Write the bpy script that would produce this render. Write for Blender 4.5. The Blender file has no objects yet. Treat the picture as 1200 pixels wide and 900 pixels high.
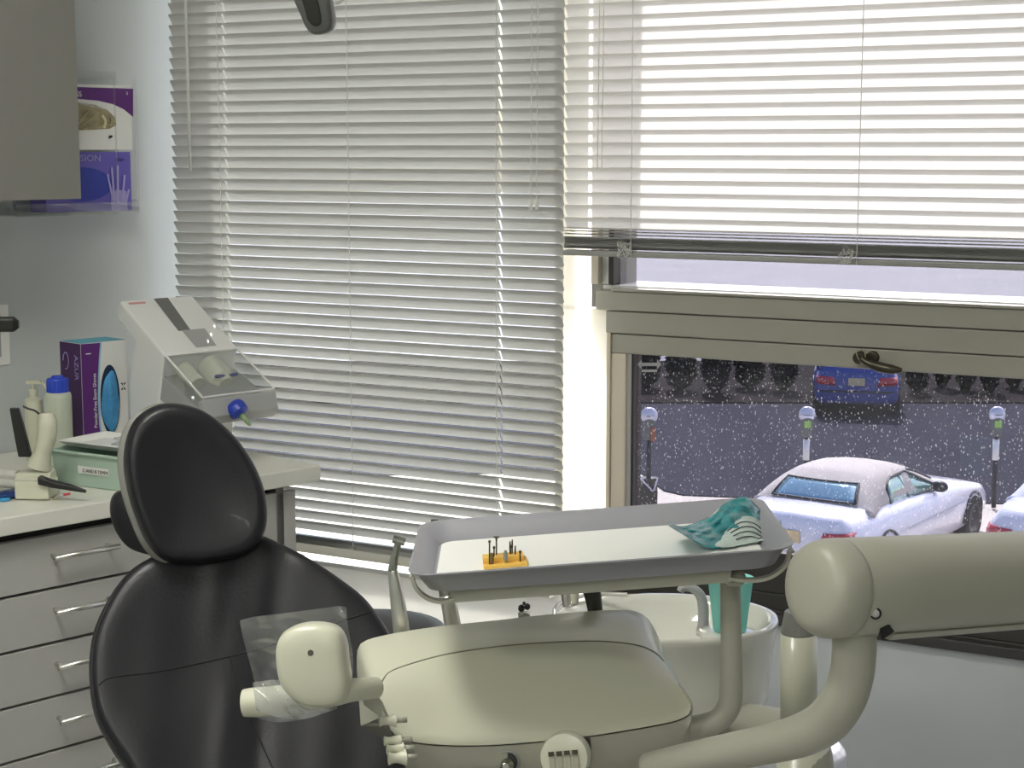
import bpy, bmesh, math, random
from mathutils import Vector, Matrix
from mathutils.bvhtree import BVHTree
random.seed(7)
SC = bpy.context.scene
COL = SC.collection
PI = math.pi
# ------------------------------------------------------------------ camera
FPX = 2000.0
PITCH = math.atan(275/2000)
CP, SP = math.cos(PITCH), math.sin(PITCH)
YAW = math.radians(29.29)
R = Vector((math.cos(YAW), math.sin(YAW), 0)); F = Vector((-math.sin(YAW), math.cos(YAW), 0)); Z = Vector((0, 0, 1))
CAM = Vector((2.783, -3.365, 1.6))
cd = bpy.data.cameras.new('camera'); cam = bpy.data.objects.new('camera', cd); COL.objects.link(cam)
cd.sensor_width = 36; cd.lens = 36*FPX/1200; cd.clip_end = 400; cd.clip_start = .05
cam.location = CAM; cam.rotation_euler = (PI/2-PITCH, 0, YAW)
SC.camera = cam

def ray(px, py):            # world direction of a measured image point; forward level component w
    r = px-600; w = FPX*CP+(450-py)*SP; u = (450-py)*CP-FPX*SP
    return R*r+F*w+Z*u, w
def atd(px, py, d):         # point at level distance d
    v, w = ray(px, py); return CAM+v*(d/w)
def atz(px, py, z):
    v, w = ray(px, py); return CAM+v*((z-CAM.z)/v.z)
def aty(px, py, y):
    v, w = ray(px, py); return CAM+v*((y-CAM.y)/v.y)
def atp(px, py, p, n):      # point on a plane
    v, w = ray(px, py); return CAM+v*((p-CAM).dot(n)/v.dot(n))
def C3(r, d, z): return Vector((CAM.x, CAM.y, 0))+R*r+F*d+Z*z

# left wall frame
LA = math.radians(74.75)
L = Vector((math.cos(LA), math.sin(LA), 0)); N = Vector((math.sin(LA), -math.cos(LA), 0))
WC = Vector((-.0227, 0, 0))
def LW(s, o, z): return WC+L*s+N*o+Z*z
def atw(px, py, o): return atp(px, py, LW(0, o, 0), N)

# ------------------------------------------------------------------ materials
MATS = {}
def srgb(r, g, b):
    f = lambda c: ((c/255+.055)/1.055)**2.4 if c > 10 else c/255/12.92
    return (f(r), f(g), f(b), 1)
def mat(name, col, rough=.5, metal=0, bump=0, bscale=60, var=.06, vscale=8, trans=0, coat=0, spec=.5, alpha=1, detail=3, sss=0):
    if name in MATS: return MATS[name]
    m = bpy.data.materials.new(name); m.use_nodes = True; nt = m.node_tree; b = nt.nodes['Principled BSDF']
    b.inputs['Roughness'].default_value = rough; b.inputs['Metallic'].default_value = metal
    b.inputs['Transmission Weight'].default_value = trans; b.inputs['Coat Weight'].default_value = coat
    b.inputs['Specular IOR Level'].default_value = spec; b.inputs['Alpha'].default_value = alpha
    tc = nt.nodes.new('ShaderNodeTexCoord')
    no = nt.nodes.new('ShaderNodeTexNoise'); no.inputs['Scale'].default_value = vscale; no.inputs['Detail'].default_value = detail
    nt.links.new(tc.outputs['Object'], no.inputs['Vector'])
    mx = nt.nodes.new('ShaderNodeMix'); mx.data_type = 'RGBA'
    c = col
    mx.inputs[6].default_value = (c[0]*(1-var), c[1]*(1-var), c[2]*(1-var), 1)
    mx.inputs[7].default_value = (min(1, c[0]*(1+var)), min(1, c[1]*(1+var)), min(1, c[2]*(1+var)), 1)
    nt.links.new(no.outputs['Fac'], mx.inputs[0]); nt.links.new(mx.outputs[2], b.inputs['Base Color'])
    if bump:
        n2 = nt.nodes.new('ShaderNodeTexNoise'); n2.inputs['Scale'].default_value = bscale; n2.inputs['Detail'].default_value = 4
        nt.links.new(tc.outputs['Object'], n2.inputs['Vector'])
        bp = nt.nodes.new('ShaderNodeBump'); bp.inputs['Strength'].default_value = bump; bp.inputs['Distance'].default_value = .01
        nt.links.new(n2.outputs['Fac'], bp.inputs['Height']); nt.links.new(bp.outputs['Normal'], b.inputs['Normal'])
    MATS[name] = m; return m
def emis(name, col, s):
    m = bpy.data.materials.new(name); m.use_nodes = True; nt = m.node_tree; nt.nodes.clear()
    e = nt.nodes.new('ShaderNodeEmission'); e.inputs[0].default_value = col; e.inputs[1].default_value = s
    o = nt.nodes.new('ShaderNodeOutputMaterial'); nt.links.new(e.outputs[0], o.inputs[0]); return m
def transl(name, col, fac, rough_gloss=.4, gl=.04):
    m = bpy.data.materials.new(name); m.use_nodes = True; nt = m.node_tree; nt.nodes.clear()
    d = nt.nodes.new('ShaderNodeBsdfDiffuse'); t = nt.nodes.new('ShaderNodeBsdfTranslucent')
    tc = nt.nodes.new('ShaderNodeTexCoord'); no = nt.nodes.new('ShaderNodeTexNoise'); no.inputs['Scale'].default_value = 3
    nt.links.new(tc.outputs['Object'], no.inputs['Vector'])
    mc = nt.nodes.new('ShaderNodeMix'); mc.data_type = 'RGBA'
    mc.inputs[6].default_value = (col[0]*.95, col[1]*.95, col[2]*.95, 1); mc.inputs[7].default_value = col
    nt.links.new(no.outputs['Fac'], mc.inputs[0])
    nt.links.new(mc.outputs[2], d.inputs[0]); nt.links.new(mc.outputs[2], t.inputs[0])
    mx = nt.nodes.new('ShaderNodeMixShader'); mx.inputs[0].default_value = fac
    nt.links.new(d.outputs[0], mx.inputs[1]); nt.links.new(t.outputs[0], mx.inputs[2])
    g = nt.nodes.new('ShaderNodeBsdfGlossy'); g.inputs['Roughness'].default_value = rough_gloss
    m2 = nt.nodes.new('ShaderNodeMixShader'); m2.inputs[0].default_value = gl
    nt.links.new(mx.outputs[0], m2.inputs[1]); nt.links.new(g.outputs[0], m2.inputs[2])
    o = nt.nodes.new('ShaderNodeOutputMaterial'); nt.links.new(m2.outputs[0], o.inputs[0]); return m
def glass(name, tint, gloss=.06, dirt=0, rough=0, drops=False, haze=0):
    m = bpy.data.materials.new(name); m.use_nodes = True; nt = m.node_tree; nt.nodes.clear()
    t = nt.nodes.new('ShaderNodeBsdfTransparent'); t.inputs[0].default_value = tint
    g = nt.nodes.new('ShaderNodeBsdfGlossy'); g.inputs['Roughness'].default_value = rough; g.inputs[0].default_value = (1, 1, 1, 1)
    mx = nt.nodes.new('ShaderNodeMixShader'); mx.inputs[0].default_value = gloss
    nt.links.new(t.outputs[0], mx.inputs[1]); nt.links.new(g.outputs[0], mx.inputs[2])
    last = mx
    if dirt or haze:
        df = nt.nodes.new('ShaderNodeBsdfDiffuse'); df.inputs[0].default_value = (.8, .8, .8, 1)
        tr = nt.nodes.new('ShaderNodeBsdfTranslucent'); tr.inputs[0].default_value = (.8, .8, .8, 1)
        md = nt.nodes.new('ShaderNodeMixShader'); md.inputs[0].default_value = .6
        nt.links.new(df.outputs[0], md.inputs[1]); nt.links.new(tr.outputs[0], md.inputs[2])
        tc = nt.nodes.new('ShaderNodeTexCoord')
        mp = nt.nodes.new('ShaderNodeMapping'); mp.inputs['Scale'].default_value = (1, 1, .6)
        nt.links.new(tc.outputs['Object'], mp.inputs['Vector'])
        vo = nt.nodes.new('ShaderNodeTexVoronoi'); vo.inputs['Scale'].default_value = 230
        nt.links.new(mp.outputs[0], vo.inputs['Vector'])
        sep = nt.nodes.new('ShaderNodeSeparateColor'); nt.links.new(vo.outputs['Color'], sep.inputs[0])
        # random radius per cell
        r1 = nt.nodes.new('ShaderNodeMath'); r1.operation = 'POWER'; nt.links.new(sep.outputs[0], r1.inputs[0]); r1.inputs[1].default_value = 2.7
        r2 = nt.nodes.new('ShaderNodeMath'); r2.operation = 'MULTIPLY'; nt.links.new(r1.outputs[0], r2.inputs[0]); r2.inputs[1].default_value = .36
        lt = nt.nodes.new('ShaderNodeMath'); lt.operation = 'LESS_THAN'; nt.links.new(vo.outputs['Distance'], lt.inputs[0]); nt.links.new(r2.outputs[0], lt.inputs[1])
        no = nt.nodes.new('ShaderNodeTexNoise'); no.inputs['Scale'].default_value = 14; no.inputs['Detail'].default_value = 4
        nt.links.new(mp.outputs[0], no.inputs['Vector'])
        # upper part of the pane is dirtier
        sx = nt.nodes.new('ShaderNodeSeparateXYZ'); nt.links.new(tc.outputs['Object'], sx.inputs[0])
        gr = nt.nodes.new('ShaderNodeMapRange'); gr.inputs[1].default_value = -.02; gr.inputs[2].default_value = .19
        gr.inputs[3].default_value = .35; gr.inputs[4].default_value = 1.0; nt.links.new(sx.outputs[2], gr.inputs[0])
        a = nt.nodes.new('ShaderNodeMath'); a.operation = 'MULTIPLY'; nt.links.new(lt.outputs[0], a.inputs[0]); a.inputs[1].default_value = dirt
        a2 = nt.nodes.new('ShaderNodeMath'); a2.operation = 'MULTIPLY'; nt.links.new(a.outputs[0], a2.inputs[0]); nt.links.new(gr.outputs[0], a2.inputs[1])
        b = nt.nodes.new('ShaderNodeMath'); b.operation = 'MULTIPLY_ADD'; nt.links.new(no.outputs['Fac'], b.inputs[0]); b.inputs[1].default_value = haze; nt.links.new(a2.outputs[0], b.inputs[2])
        m3 = nt.nodes.new('ShaderNodeMixShader'); nt.links.new(b.outputs[0], m3.inputs[0])
        nt.links.new(mx.outputs[0], m3.inputs[1]); nt.links.new(md.outputs[0], m3.inputs[2]); last = m3
    o = nt.nodes.new('ShaderNodeOutputMaterial'); nt.links.new(last.outputs[0], o.inputs[0]); return m

M_wall = mat('wall_paint', srgb(186, 191, 190), .7, bump=.05, bscale=200, var=.02)
M_ceil = mat('ceiling_paint', srgb(225, 225, 220), .8)
M_floor = mat('floor_vinyl', srgb(150, 150, 146), .4, var=.1, vscale=20)
M_cab = mat('cabinet_laminate', srgb(178, 177, 171), .5, bump=.02, bscale=300, var=.03, vscale=30)
M_wcab = mat('wall_cabinet_laminate', srgb(122, 121, 115), .5, bump=.02, bscale=300, var=.03, vscale=30)
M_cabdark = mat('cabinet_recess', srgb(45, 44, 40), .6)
M_counter = mat('counter_laminate', srgb(222, 221, 210), .35, var=.02)
M_chrome = mat('brushed_steel', srgb(228, 228, 220), .28, .9, var=.04)
M_steel = mat('polished_steel', srgb(190, 190, 180), .12, 1, var=.04)
M_cream = mat('cream_plastic', srgb(205, 205, 184), .32, var=.02, coat=.15)
M_cream2 = mat('ivory_plastic', srgb(176, 175, 160), .35, var=.02)
M_ceram = mat('cuspidor_ceramic', srgb(225, 225, 214), .1, var=.01, coat=.6)
M_black = mat('black_plastic', srgb(28, 28, 26), .4)
M_leather = mat('black_leather', srgb(30, 30, 34), .40, bump=.08, bscale=160, var=.15, vscale=12, coat=.03, spec=.4)
M_seam = mat('leather_seam', srgb(9, 9, 9), .6)
M_stool = mat('stool_vinyl', srgb(52, 50, 48), .45, bump=.05)
M_shell = mat('grey_shell_plastic', srgb(130, 130, 124), .4)
M_tray = mat('tray_plastic', srgb(150, 150, 156), .35, var=.03)
M_paper = mat('tray_paper', srgb(236, 237, 232), .8, bump=.03, bscale=90, var=.02)
M_frame = mat('window_aluminium', srgb(156, 154, 142), .42, .1, var=.08, vscale=5)
M_framed = mat('window_frame_dark', srgb(60, 59, 56), .5, .2, var=.1)
M_frameb = mat('window_stile_pale', srgb(196, 186, 168), .45, var=.05)
M_brown = mat('window_gasket', srgb(52, 46, 42), .6)
M_whitep = mat('white_plastic', srgb(226, 226, 222), .4, var=.02)
M_greyp = mat('grey_plastic', srgb(165, 165, 163), .4, var=.03)
M_dgreyp = mat('dark_grey_plastic', srgb(110, 110, 108), .4, var=.05)
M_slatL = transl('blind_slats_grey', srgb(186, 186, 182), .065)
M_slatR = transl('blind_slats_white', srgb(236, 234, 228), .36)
M_rail = mat('blind_rail', srgb(150, 150, 145), .5)
M_cord = transl('blind_cord', srgb(235, 235, 230), .4)
M_acr = glass('clear_acrylic', (.93, .94, .94, 1), .10, rough=.03)
M_frost = transl('frosted_panel', srgb(250, 248, 240), .75)
M_frost2 = transl('sill_glow_panel', srgb(240, 240, 236), .34)
M_paneL = glass('clear_pane', (.9, .92, .93, 1), .03)
M_paneT = glass('dirty_tinted_pane', (.58, .58, .63, 1), .03, dirt=.20, haze=.018)
M_paneU = glass('dusty_upper_pane', (.66, .66, .69, 1), .03, dirt=.1, haze=.02)
M_film = None

# ------------------------------------------------------------------ mesh helpers
MW = {}
def Mx(loc, rz=0): return Matrix.Translation(loc) @ Matrix.Rotation(rz, 4, 'Z')
def thing(name, label, cat, loc=Vector((0, 0, 0)), rz=0, group=None, kind=None):
    o = bpy.data.objects.new(name, None); COL.objects.link(o); o.empty_display_size = .05
    o.location = loc; o.rotation_euler = (0, 0, rz); MW[o.name] = Mx(loc, rz)
    if kind: o['kind'] = kind
    tag(o, label, cat, group); return o
def tag(o, label=None, cat=None, group=None, kind=None):
    if label: o['label'] = label
    if cat: o['category'] = cat
    if group: o['group'] = group
    if kind: o['kind'] = kind
    return o
def obj(name, bm, m, parent=None, smooth=False, bevel=0, seg=2, base=None, label=None, sub=0, solid=0, recalc=True):
    """link a world-space bmesh as one mesh object (moved into its parent's frame)"""
    if recalc: bmesh.ops.recalc_face_normals(bm, faces=bm.faces)
    if parent is not None: M = MW[parent.name]
    else:
        if base is None:
            bb = [v.co for v in bm.verts]
            base = Vector((sum(c.x for c in bb)/len(bb), sum(c.y for c in bb)/len(bb), min(c.z for c in bb)))
        M = Matrix.Translation(base)
    bm.transform(M.inverted())
    me = bpy.data.meshes.new(name); bm.to_mesh(me); bm.free()
    o = bpy.data.objects.new(name, me); COL.objects.link(o); me.materials.append(m)
    if smooth:
        for p in me.polygons: p.use_smooth = True
    if parent is not None: o.parent = parent; MW[o.name] = M
    else: o.location = M.translation; MW[o.name] = M
    if solid:
        s = o.modifiers.new('solid', 'SOLIDIFY'); s.thickness = solid; s.offset = 0
    if bevel:
        b = o.modifiers.new('bevel', 'BEVEL'); b.width = bevel; b.segments = seg; b.limit_method = 'ANGLE'; b.angle_limit = .6
    if sub:
        s = o.modifiers.new('sub', 'SUBSURF'); s.levels = sub; s.render_levels = sub
    if label: o['label'] = label
    return o
def BM(): return bmesh.new()
def box(bm, o, sx, sy, sz, ux=None, uy=None, uz=None):
    """box from corner o spanning sx,sy,sz along unit axes"""
    ux = ux or Vector((1, 0, 0)); uy = uy or Vector((0, 1, 0)); uz = uz or Z
    vs = [bm.verts.new(o+ux*(sx*i)+uy*(sy*j)+uz*(sz*k)) for k in (0, 1) for j in (0, 1) for i in (0, 1)]
    for f in ((0, 1, 3, 2), (4, 6, 7, 5), (0, 4, 5, 1), (2, 3, 7, 6), (0, 2, 6, 4), (1, 5, 7, 3)): bm.faces.new([vs[i] for i in f])
def hexa(bm, bot, top):
    n = len(bot); a = [bm.verts.new(p) for p in bot]; b = [bm.verts.new(p) for p in top]
    bm.faces.new(a[::-1]); bm.faces.new(b)
    for i in range(n): bm.faces.new([a[i], a[(i+1) % n], b[(i+1) % n], b[i]])
def ngon(bm, pts): bm.faces.new([bm.verts.new(p) for p in pts])
def basis(d):
    d = d.normalized(); h = Z if abs(d.z) < .9 else Vector((1, 0, 0))
    a = d.cross(h).normalized(); return a, a.cross(d).normalized()
def cyl(bm, p, q, r0, r1=None, n=24, cap=True):
    r1 = r0 if r1 is None else r1; a, b = basis(q-p)
    A = [bm.verts.new(p+a*(r0*math.cos(2*PI*i/n))+b*(r0*math.sin(2*PI*i/n))) for i in range(n)]
    B = [bm.verts.new(q+a*(r1*math.cos(2*PI*i/n))+b*(r1*math.sin(2*PI*i/n))) for i in range(n)]
    for i in range(n): bm.faces.new([A[i], A[(i+1) % n], B[(i+1) % n], B[i]])
    if cap: bm.faces.new(A[::-1]); bm.faces.new(B)
def loft(bm, rings, cap0=True, cap1=True, closed=True):
    V = [[bm.verts.new(p) for p in r] for r in rings]; n = len(V[0])
    for a, b in zip(V, V[1:]):
        for i in range(n if closed else n-1): bm.faces.new([a[i], a[(i+1) % n], b[(i+1) % n], b[i]])
    if closed and cap0: bm.faces.new(V[0][::-1])
    if closed and cap1: bm.faces.new(V[-1])
    return V
def cr(pts, n=8, closed=False):
    """Catmull-Rom resample"""
    P = [Vector(p) for p in pts]; out = []; m = len(P)
    for i in range(m if closed else m-1):
        p0 = P[(i-1) % m] if closed or i > 0 else P[0]; p1 = P[i]; p2 = P[(i+1) % m]
        p3 = P[(i+2) % m] if closed or i < m-2 else P[-1]
        for k in range(n):
            t = k/n
            out.append(.5*((2*p1)+(p2-p0)*t+(2*p0-5*p1+4*p2-p3)*t*t+(3*p1-p0-3*p2+p3)*t**3))
    if not closed: out.append(P[-1])
    return out
def tube(bm, pts, rad, n=12, cap=True, flat=1.0):
    rad = rad if isinstance(rad, (list, tuple)) else [rad]*len(pts)
    rings = []; prev = None
    for i, p in enumerate(pts):
        t = (pts[min(i+1, len(pts)-1)]-pts[max(i-1, 0)]).normalized()
        if prev is None: a, b = basis(t)
        else:
            a = (prev-t*prev.dot(t)).normalized(); b = a.cross(t).normalized()
        prev = a
        rings.append([p+a*(rad[i]*math.cos(2*PI*k/n))+b*(rad[i]*flat*math.sin(2*PI*k/n)) for k in range(n)])
    loft(bm, rings, cap, cap)
def stube(bm, pts, rad, n=12, seg=8):
    """smooth tube; radii interpolated"""
    if isinstance(rad, (int, float)): rad = [rad]*len(pts)
    P = cr(pts, seg); RR = []
    for i in range(len(rad)-1):
        for k in range(seg): RR.append(rad[i]+(rad[i+1]-rad[i])*k/seg)
    RR.append(rad[-1]); tube(bm, P, RR, n)
def lathe(bm, c, prof, n=32, ax=None, ex=1, ey=1, xdir=None):
    """prof list of (r, h) around axis at c; ex, ey stretch the circle"""
    ax = ax or Z
    if xdir is None: a, b = basis(ax)
    else: a = xdir; b = ax.cross(a).normalized()
    rings = [[c+ax*h+a*(r*ex*math.cos(2*PI*i/n))+b*(r*ey*math.sin(2*PI*i/n)) for i in range(n)] for r, h in prof]
    loft(bm, rings)
def rrect(w, h, r, n=5):
    out = []
    for cx, cy, a0 in ((w/2-r, h/2-r, 0), (-w/2+r, h/2-r, 90), (-w/2+r, -h/2+r, 180), (w/2-r, -h/2+r, 270)):
        for k in range(n+1):
            a = math.radians(a0+90*k/n); out.append((cx+r*math.cos(a), cy+r*math.sin(a)))
    return out
def cushion(bm, outline, n, prof, ctr=None):
    c = ctr or sum(outline, Vector())/len(outline)
    rings = [[c+(p-c)*s+n*h for p in outline] for s, h in prof]
    loft(bm, rings, True, True)
def bvh(o):
    deps = None
    me = o.data; M = MW[o.name]
    vs = [M @ v.co for v in me.vertices]; return BVHTree.FromPolygons(vs, [list(p.vertices) for p in me.polygons])
def onsurf(tree, px, py, off=.0):
    v, w = ray(px, py); v.normalize(); h = tree.ray_cast(CAM, v)
    return (h[0]-v*off) if h[0] is not None else None
def text(body, name, m, parent, origin, ux, uz, size, ext=.0003, align='LEFT', spacing=1, xs=1):
    cu = bpy.data.curves.new(name, 'FONT'); cu.body = body; cu.size = 1; cu.align_x = align; cu.extrude = ext/size; cu.space_character = spacing
    cu.resolution_u = 3
    t = bpy.data.objects.new('tmp', cu); COL.objects.link(t)
    dg = bpy.context.evaluated_depsgraph_get(); me = bpy.data.meshes.new_from_object(t.evaluated_get(dg)); bpy.data.objects.remove(t)
    n = ux.cross(uz).normalized()*-1
    M = Matrix(((ux.x*size*xs, uz.x*size, -n.x*-size, origin.x), (ux.y*size*xs, uz.y*size, -n.y*-size, origin.y), (ux.z*size*xs, uz.z*size, -n.z*-size, origin.z), (0, 0, 0, 1)))
    me.transform(MW[parent.name].inverted() @ M)
    o = bpy.data.objects.new(name, me); COL.objects.link(o); me.materials.clear(); me.materials.append(m); o.parent = parent; MW[o.name] = MW[parent.name]
    return o
def copy_tree(o, parent=None):
    c = o.copy(); COL.objects.link(c)
    if parent is not None: c.parent = parent
    for ch in list(o.children): copy_tree(ch, c)
    return c

# ================================================================== ROOM SHELL
def struct(name, bm, m, parent=None, **k):
    o = obj(name, bm, m, parent, **k)
    if parent is None: o['kind'] = 'structure'
    return o
H = 2.75
X1 = 5.2; YB = -5.2
wl0 = LW(-5.5, 0, 0)
bm = BM(); hexa(bm, [Vector((-1.9, .3, -.1)), Vector((-1.9, YB-.2, -.1)), Vector((X1+.2, YB-.2, -.1)), Vector((X1+.2, .3, -.1))],
               [Vector((-1.9, .3, 0)), Vector((-1.9, YB-.2, 0)), Vector((X1+.2, YB-.2, 0)), Vector((X1+.2, .3, 0))]); struct('floor', bm, M_floor)
bm = BM(); box(bm, Vector((-1.9, YB-.2, H)), X1+2.1, .5-YB, .1); struct('ceiling', bm, M_ceil)
bm = BM(); hexa(bm, [LW(.10, -.15, 0), LW(.10, 0, 0), LW(-5.45, 0, 0), LW(-5.45, -.15, 0)], [LW(.10, -.15, H), LW(.10, 0, H), LW(-5.45, 0, H), LW(-5.45, -.15, H)])
struct('wall_left', bm, M_wall)
bm = BM(); box(bm, Vector((X1, YB, 0)), .15, -YB+.25, H); struct('wall_right', bm, M_wall)
bm = BM(); box(bm, Vector((-1.6, YB-.15, 0)), X1+1.6, .15, H); struct('wall_back', bm, M_wall)
# window wall: openings  A x .14..1.015 z .62..2.35   panel strip 1.015..1.09   B x 1.09..3.4 z .62..2.35
bm = BM()
TW = .10
box(bm, Vector((.02, 0, 0)), X1-.02, TW, .40); box(bm, Vector((1.134, 0, .40)), X1-1.134, TW, .20)
box(bm, Vector((.02, 0, 2.35)), X1-.02, TW, H-2.35)
box(bm, Vector((3.5, 0, .60)), X1-3.5, TW, 1.75)
struct('wall_far', bm, M_wall)
# white ledge under the left window
bm = BM(); box(bm, Vector((-.01, -.03, .588)), 1.02, .04, .012)
tag(struct('trim_1', bm, M_whitep, bevel=.003, seg=2), 'white window ledge under the left blind')
# translucent white panel between the two windows
bm = BM(); box(bm, Vector((1.02, .012, .40)), .113, .004, .85); box(bm, Vector((1.02, .012, 1.25)), .06, .004, 1.10)
tag(struct('trim_2', bm, M_frost), 'translucent white panel between the two windows')

bm = BM(); box(bm, Vector((.0, .012, .40)), 1.02, .004, .19)  # added translucent panel, lets daylight glow where a white sill would be
tag(struct('trim_3', bm, M_frost2), 'added translucent panel glowing in place of the white sill under the left window')
# ---- window 1 (left)
w1 = thing('window_1', 'left window behind the closed grey blind', 'window', Vector((.12, 0, .6)), kind='structure'); del w1['category']
bm = BM()
for x in (.005, .995): box(bm, Vector((x, .02, .60)), .025, .06, 1.75)
box(bm, Vector((.03, .02, .60)), .965, .06, .03); box(bm, Vector((.03, .02, 2.31)), .965, .06, .04)
obj('window_frame', bm, M_frame, w1, bevel=.003)
bm = BM(); box(bm, Vector((.03, .045, .63)), .965, .005, 1.68); obj('pane', bm, M_paneL, w1)
# ---- window 2 (right)
w2 = thing('window_2', 'right window with a fixed upper light and a hinged lower sash', 'window', Vector((1.09, 0, .6)), kind='structure'); del w2['category']
bm = BM()
box(bm, Vector((1.134, .0, .60)), .010, .07, .60)
box(bm, Vector((1.09, .01, 1.305)), .018, .09, 1.05)
box(bm, Vector((3.44, 0, .60)), .06, .08, 1.75)
obj('window_frame', bm, M_frameb, w2, bevel=.002)
bm = BM(); box(bm, Vector((1.07, .055, 1.25)), .07, .085, 1.10); 
obj('mullion_fin', bm, M_dgreyp, w2)
bm = BM()
box(bm, Vector((1.132, .0, 1.20)), 2.31, .09, .048); 
box(bm, Vector((1.110, -.006, 1.2505)), 2.332, .096, .042)
box(bm, Vector((1.15, -.012, 1.293)), 2.29, .03, .007)
obj('transom', bm, M_frame, w2, bevel=.002)
bm = BM(); box(bm, Vector((1.110, .03, 1.2925)), 2.33, .14, .010); obj('ledge', bm, M_whitep, w2, bevel=.002)
bm = BM(); box(bm, Vector((1.128, .02, 1.305)), .012, .07, 1.0); obj('stile', bm, M_brown, w2, bevel=.001)
bm = BM(); box(bm, Vector((1.108, .03, 1.305)), .020, .05, 1.0); obj('stile', bm, M_whitep, w2, bevel=.001)
bm = BM(); box(bm, Vector((1.14, .05, 1.303)), 2.30, .005, 1.02); obj('pane', bm, M_paneU, w2)
bm = BM(); box(bm, Vector((1.144, .0, .60)), 2.296, .09, .025); box(bm, Vector((1.134, -.02, .598)), 2.306, .02, .022); box(bm, Vector((1.144, .004, .625)), 2.296, .08, .035)
obj('sill_frame', bm, M_framed, w2, bevel=.002)
sash = None
bm = BM()
box(bm, Vector((1.144, .006, 1.155)), 2.296, .05, .043)
box(bm, Vector((3.40, .006, .66)), .04, .05, .495)
sash = obj('sash', bm, M_frame, w2, bevel=.003)
bm = BM(); box(bm, Vector((1.144, .004, .66)), .036, .05, .495); obj('sash_stile', bm, M_frameb, w2, bevel=.003)
bm = BM(); box(bm, Vector((1.18, .006, .66)), 2.22, .05, .09); s_ = obj('sash_rail', bm, M_framed, w2, bevel=.003)
bm = BM(); box(bm, Vector((1.180, .012, .75)), .010, .04, .405); obj('gasket', bm, M_greyp, w2)
bm = BM(); box(bm, Vector((1.190, .014, .75)), .005, .04, .405); obj('gasket', bm, M_brown, w2)
bm = BM(); box(bm, Vector((1.195, .03, .75)), 2.205, .005, .405)
pn = obj('pane', bm, M_paneT, w2)
# sash latch
q = lambda x, y: aty(x, y, .0)
bm = BM(); c = q(1008, 419); cyl(bm, c+Vector((0, .01, 0)), c-Vector((0, .014, 0)), .014, .012)
c2 = q(1022, 419); cyl(bm, c2+Vector((0, .01, 0)), c2-Vector((0, .006, 0)), .014, .012)
obj('latch_base', bm, mat('latch_bronze', srgb(70, 66, 54), .35, .7), w2, smooth=False, bevel=.002)
bm = BM(); P = [aty(a, b, -.02) for a, b in ((1009, 420), (1018, 426), (1030, 430), (1045, 433), (1057, 434))]
stube(bm, P, [.006, .008, .011, .010, .004], 12); obj('latch_handle', bm, MATS['latch_bronze'], w2, smooth=True)
bm = BM(); P = [aty(a, b, -.018) for a, b in ((1012, 428), (1006, 420), (1004, 413), (1009, 410), (1014, 414), (1012, 428))]
stube(bm, P, .0016, 8); obj('cord_loop', bm, mat('cord_beige', srgb(150, 146, 120), .7), w2, smooth=True)
# arrow sticker on the pane
bm = BM(); 
for (a, b, c_, d_) in ((752, 425, 770, 429), (752, 433, 770, 436)):
    ngon(bm, [aty(a, b, .027), aty(c_, b, .027), aty(c_, d_, .027), aty(a, d_, .027)])
ngon(bm, [aty(770, 421, .027), aty(775, 427, .027), aty(770, 433, .027)]); ngon(bm, [aty(752, 421, .027), aty(747, 427, .027), aty(752, 433, .027)])
tag(obj('window_sticker', bm, mat('sticker_grey', srgb(150, 150, 152), .8), solid=.0004), 'small pale double arrow sticker in the top left corner of the lower pane', 'sticker')

# ================================================================== BLINDS
def slats(bm, x0, x1, ztop, zbot, pitch, yb, phi, slots, chord=.031, skew=0):
    K = [-.5, -.3, -.1, .1, .3, .5]
    n = int((ztop-zbot)/pitch)
    for i in range(n+1):
        zc = zbot+i*pitch; ph = phi+random.uniform(-.02, .02); j = random.uniform(-.0004, .0004)
        xs = [(x0+j, .70), (x0+.0025, .9), (x0+.006, 1)]
        for sx in slots: xs += [(sx-.0022, 1), (sx+.0022, 1)]
        xs += [(x1-.006+j, 1), (x1-.0025+j, .9), (x1+j, .70)]
        rows = []
        for x, sc in xs:
            rows.append([bm.verts.new((x, yb-c*sc*chord*math.sin(ph)+.0022*(1-4*(c*sc)**2), zc+c*sc*chord*math.cos(ph))) for c in K])
        for a in range(len(xs)-1):
            hole = a >= 3 and (a-3) % 2 == 0 and a < 3+2*len(slots)
            hole = any(abs((xs[a][0]+xs[a+1][0])/2-sx) < .0005 for sx in slots)
            for k in range(len(K)-1):
                if hole and k in (0, 1, 2, 3): continue
                bm.faces.new([rows[a][k], rows[a+1][k], rows[a+1][k+1], rows[a][k+1]])
YBL = -.10
bl = thing('venetian_blind', 'closed grey venetian blind covering the whole left window', 'window blind', Vector((.55, YBL, .65)))
ztop = 2.36
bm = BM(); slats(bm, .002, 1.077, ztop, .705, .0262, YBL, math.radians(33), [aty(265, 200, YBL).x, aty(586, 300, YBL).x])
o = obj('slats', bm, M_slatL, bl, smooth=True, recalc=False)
bm = BM(); box(bm, Vector((.002, YBL-.012, .662)), 1.075, .024, .012)
for k in range(2): box(bm, Vector((.002, YBL-.013, .677+k*.0035)), 1.075, .026, .0012)
obj('bottom_rail', bm, M_rail, bl, bevel=.003)
bm = BM(); box(bm, Vector((.0, YBL-.02, 2.38)), 1.079, .04, .035); obj('headrail', bm, M_rail, bl, bevel=.002)
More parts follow.
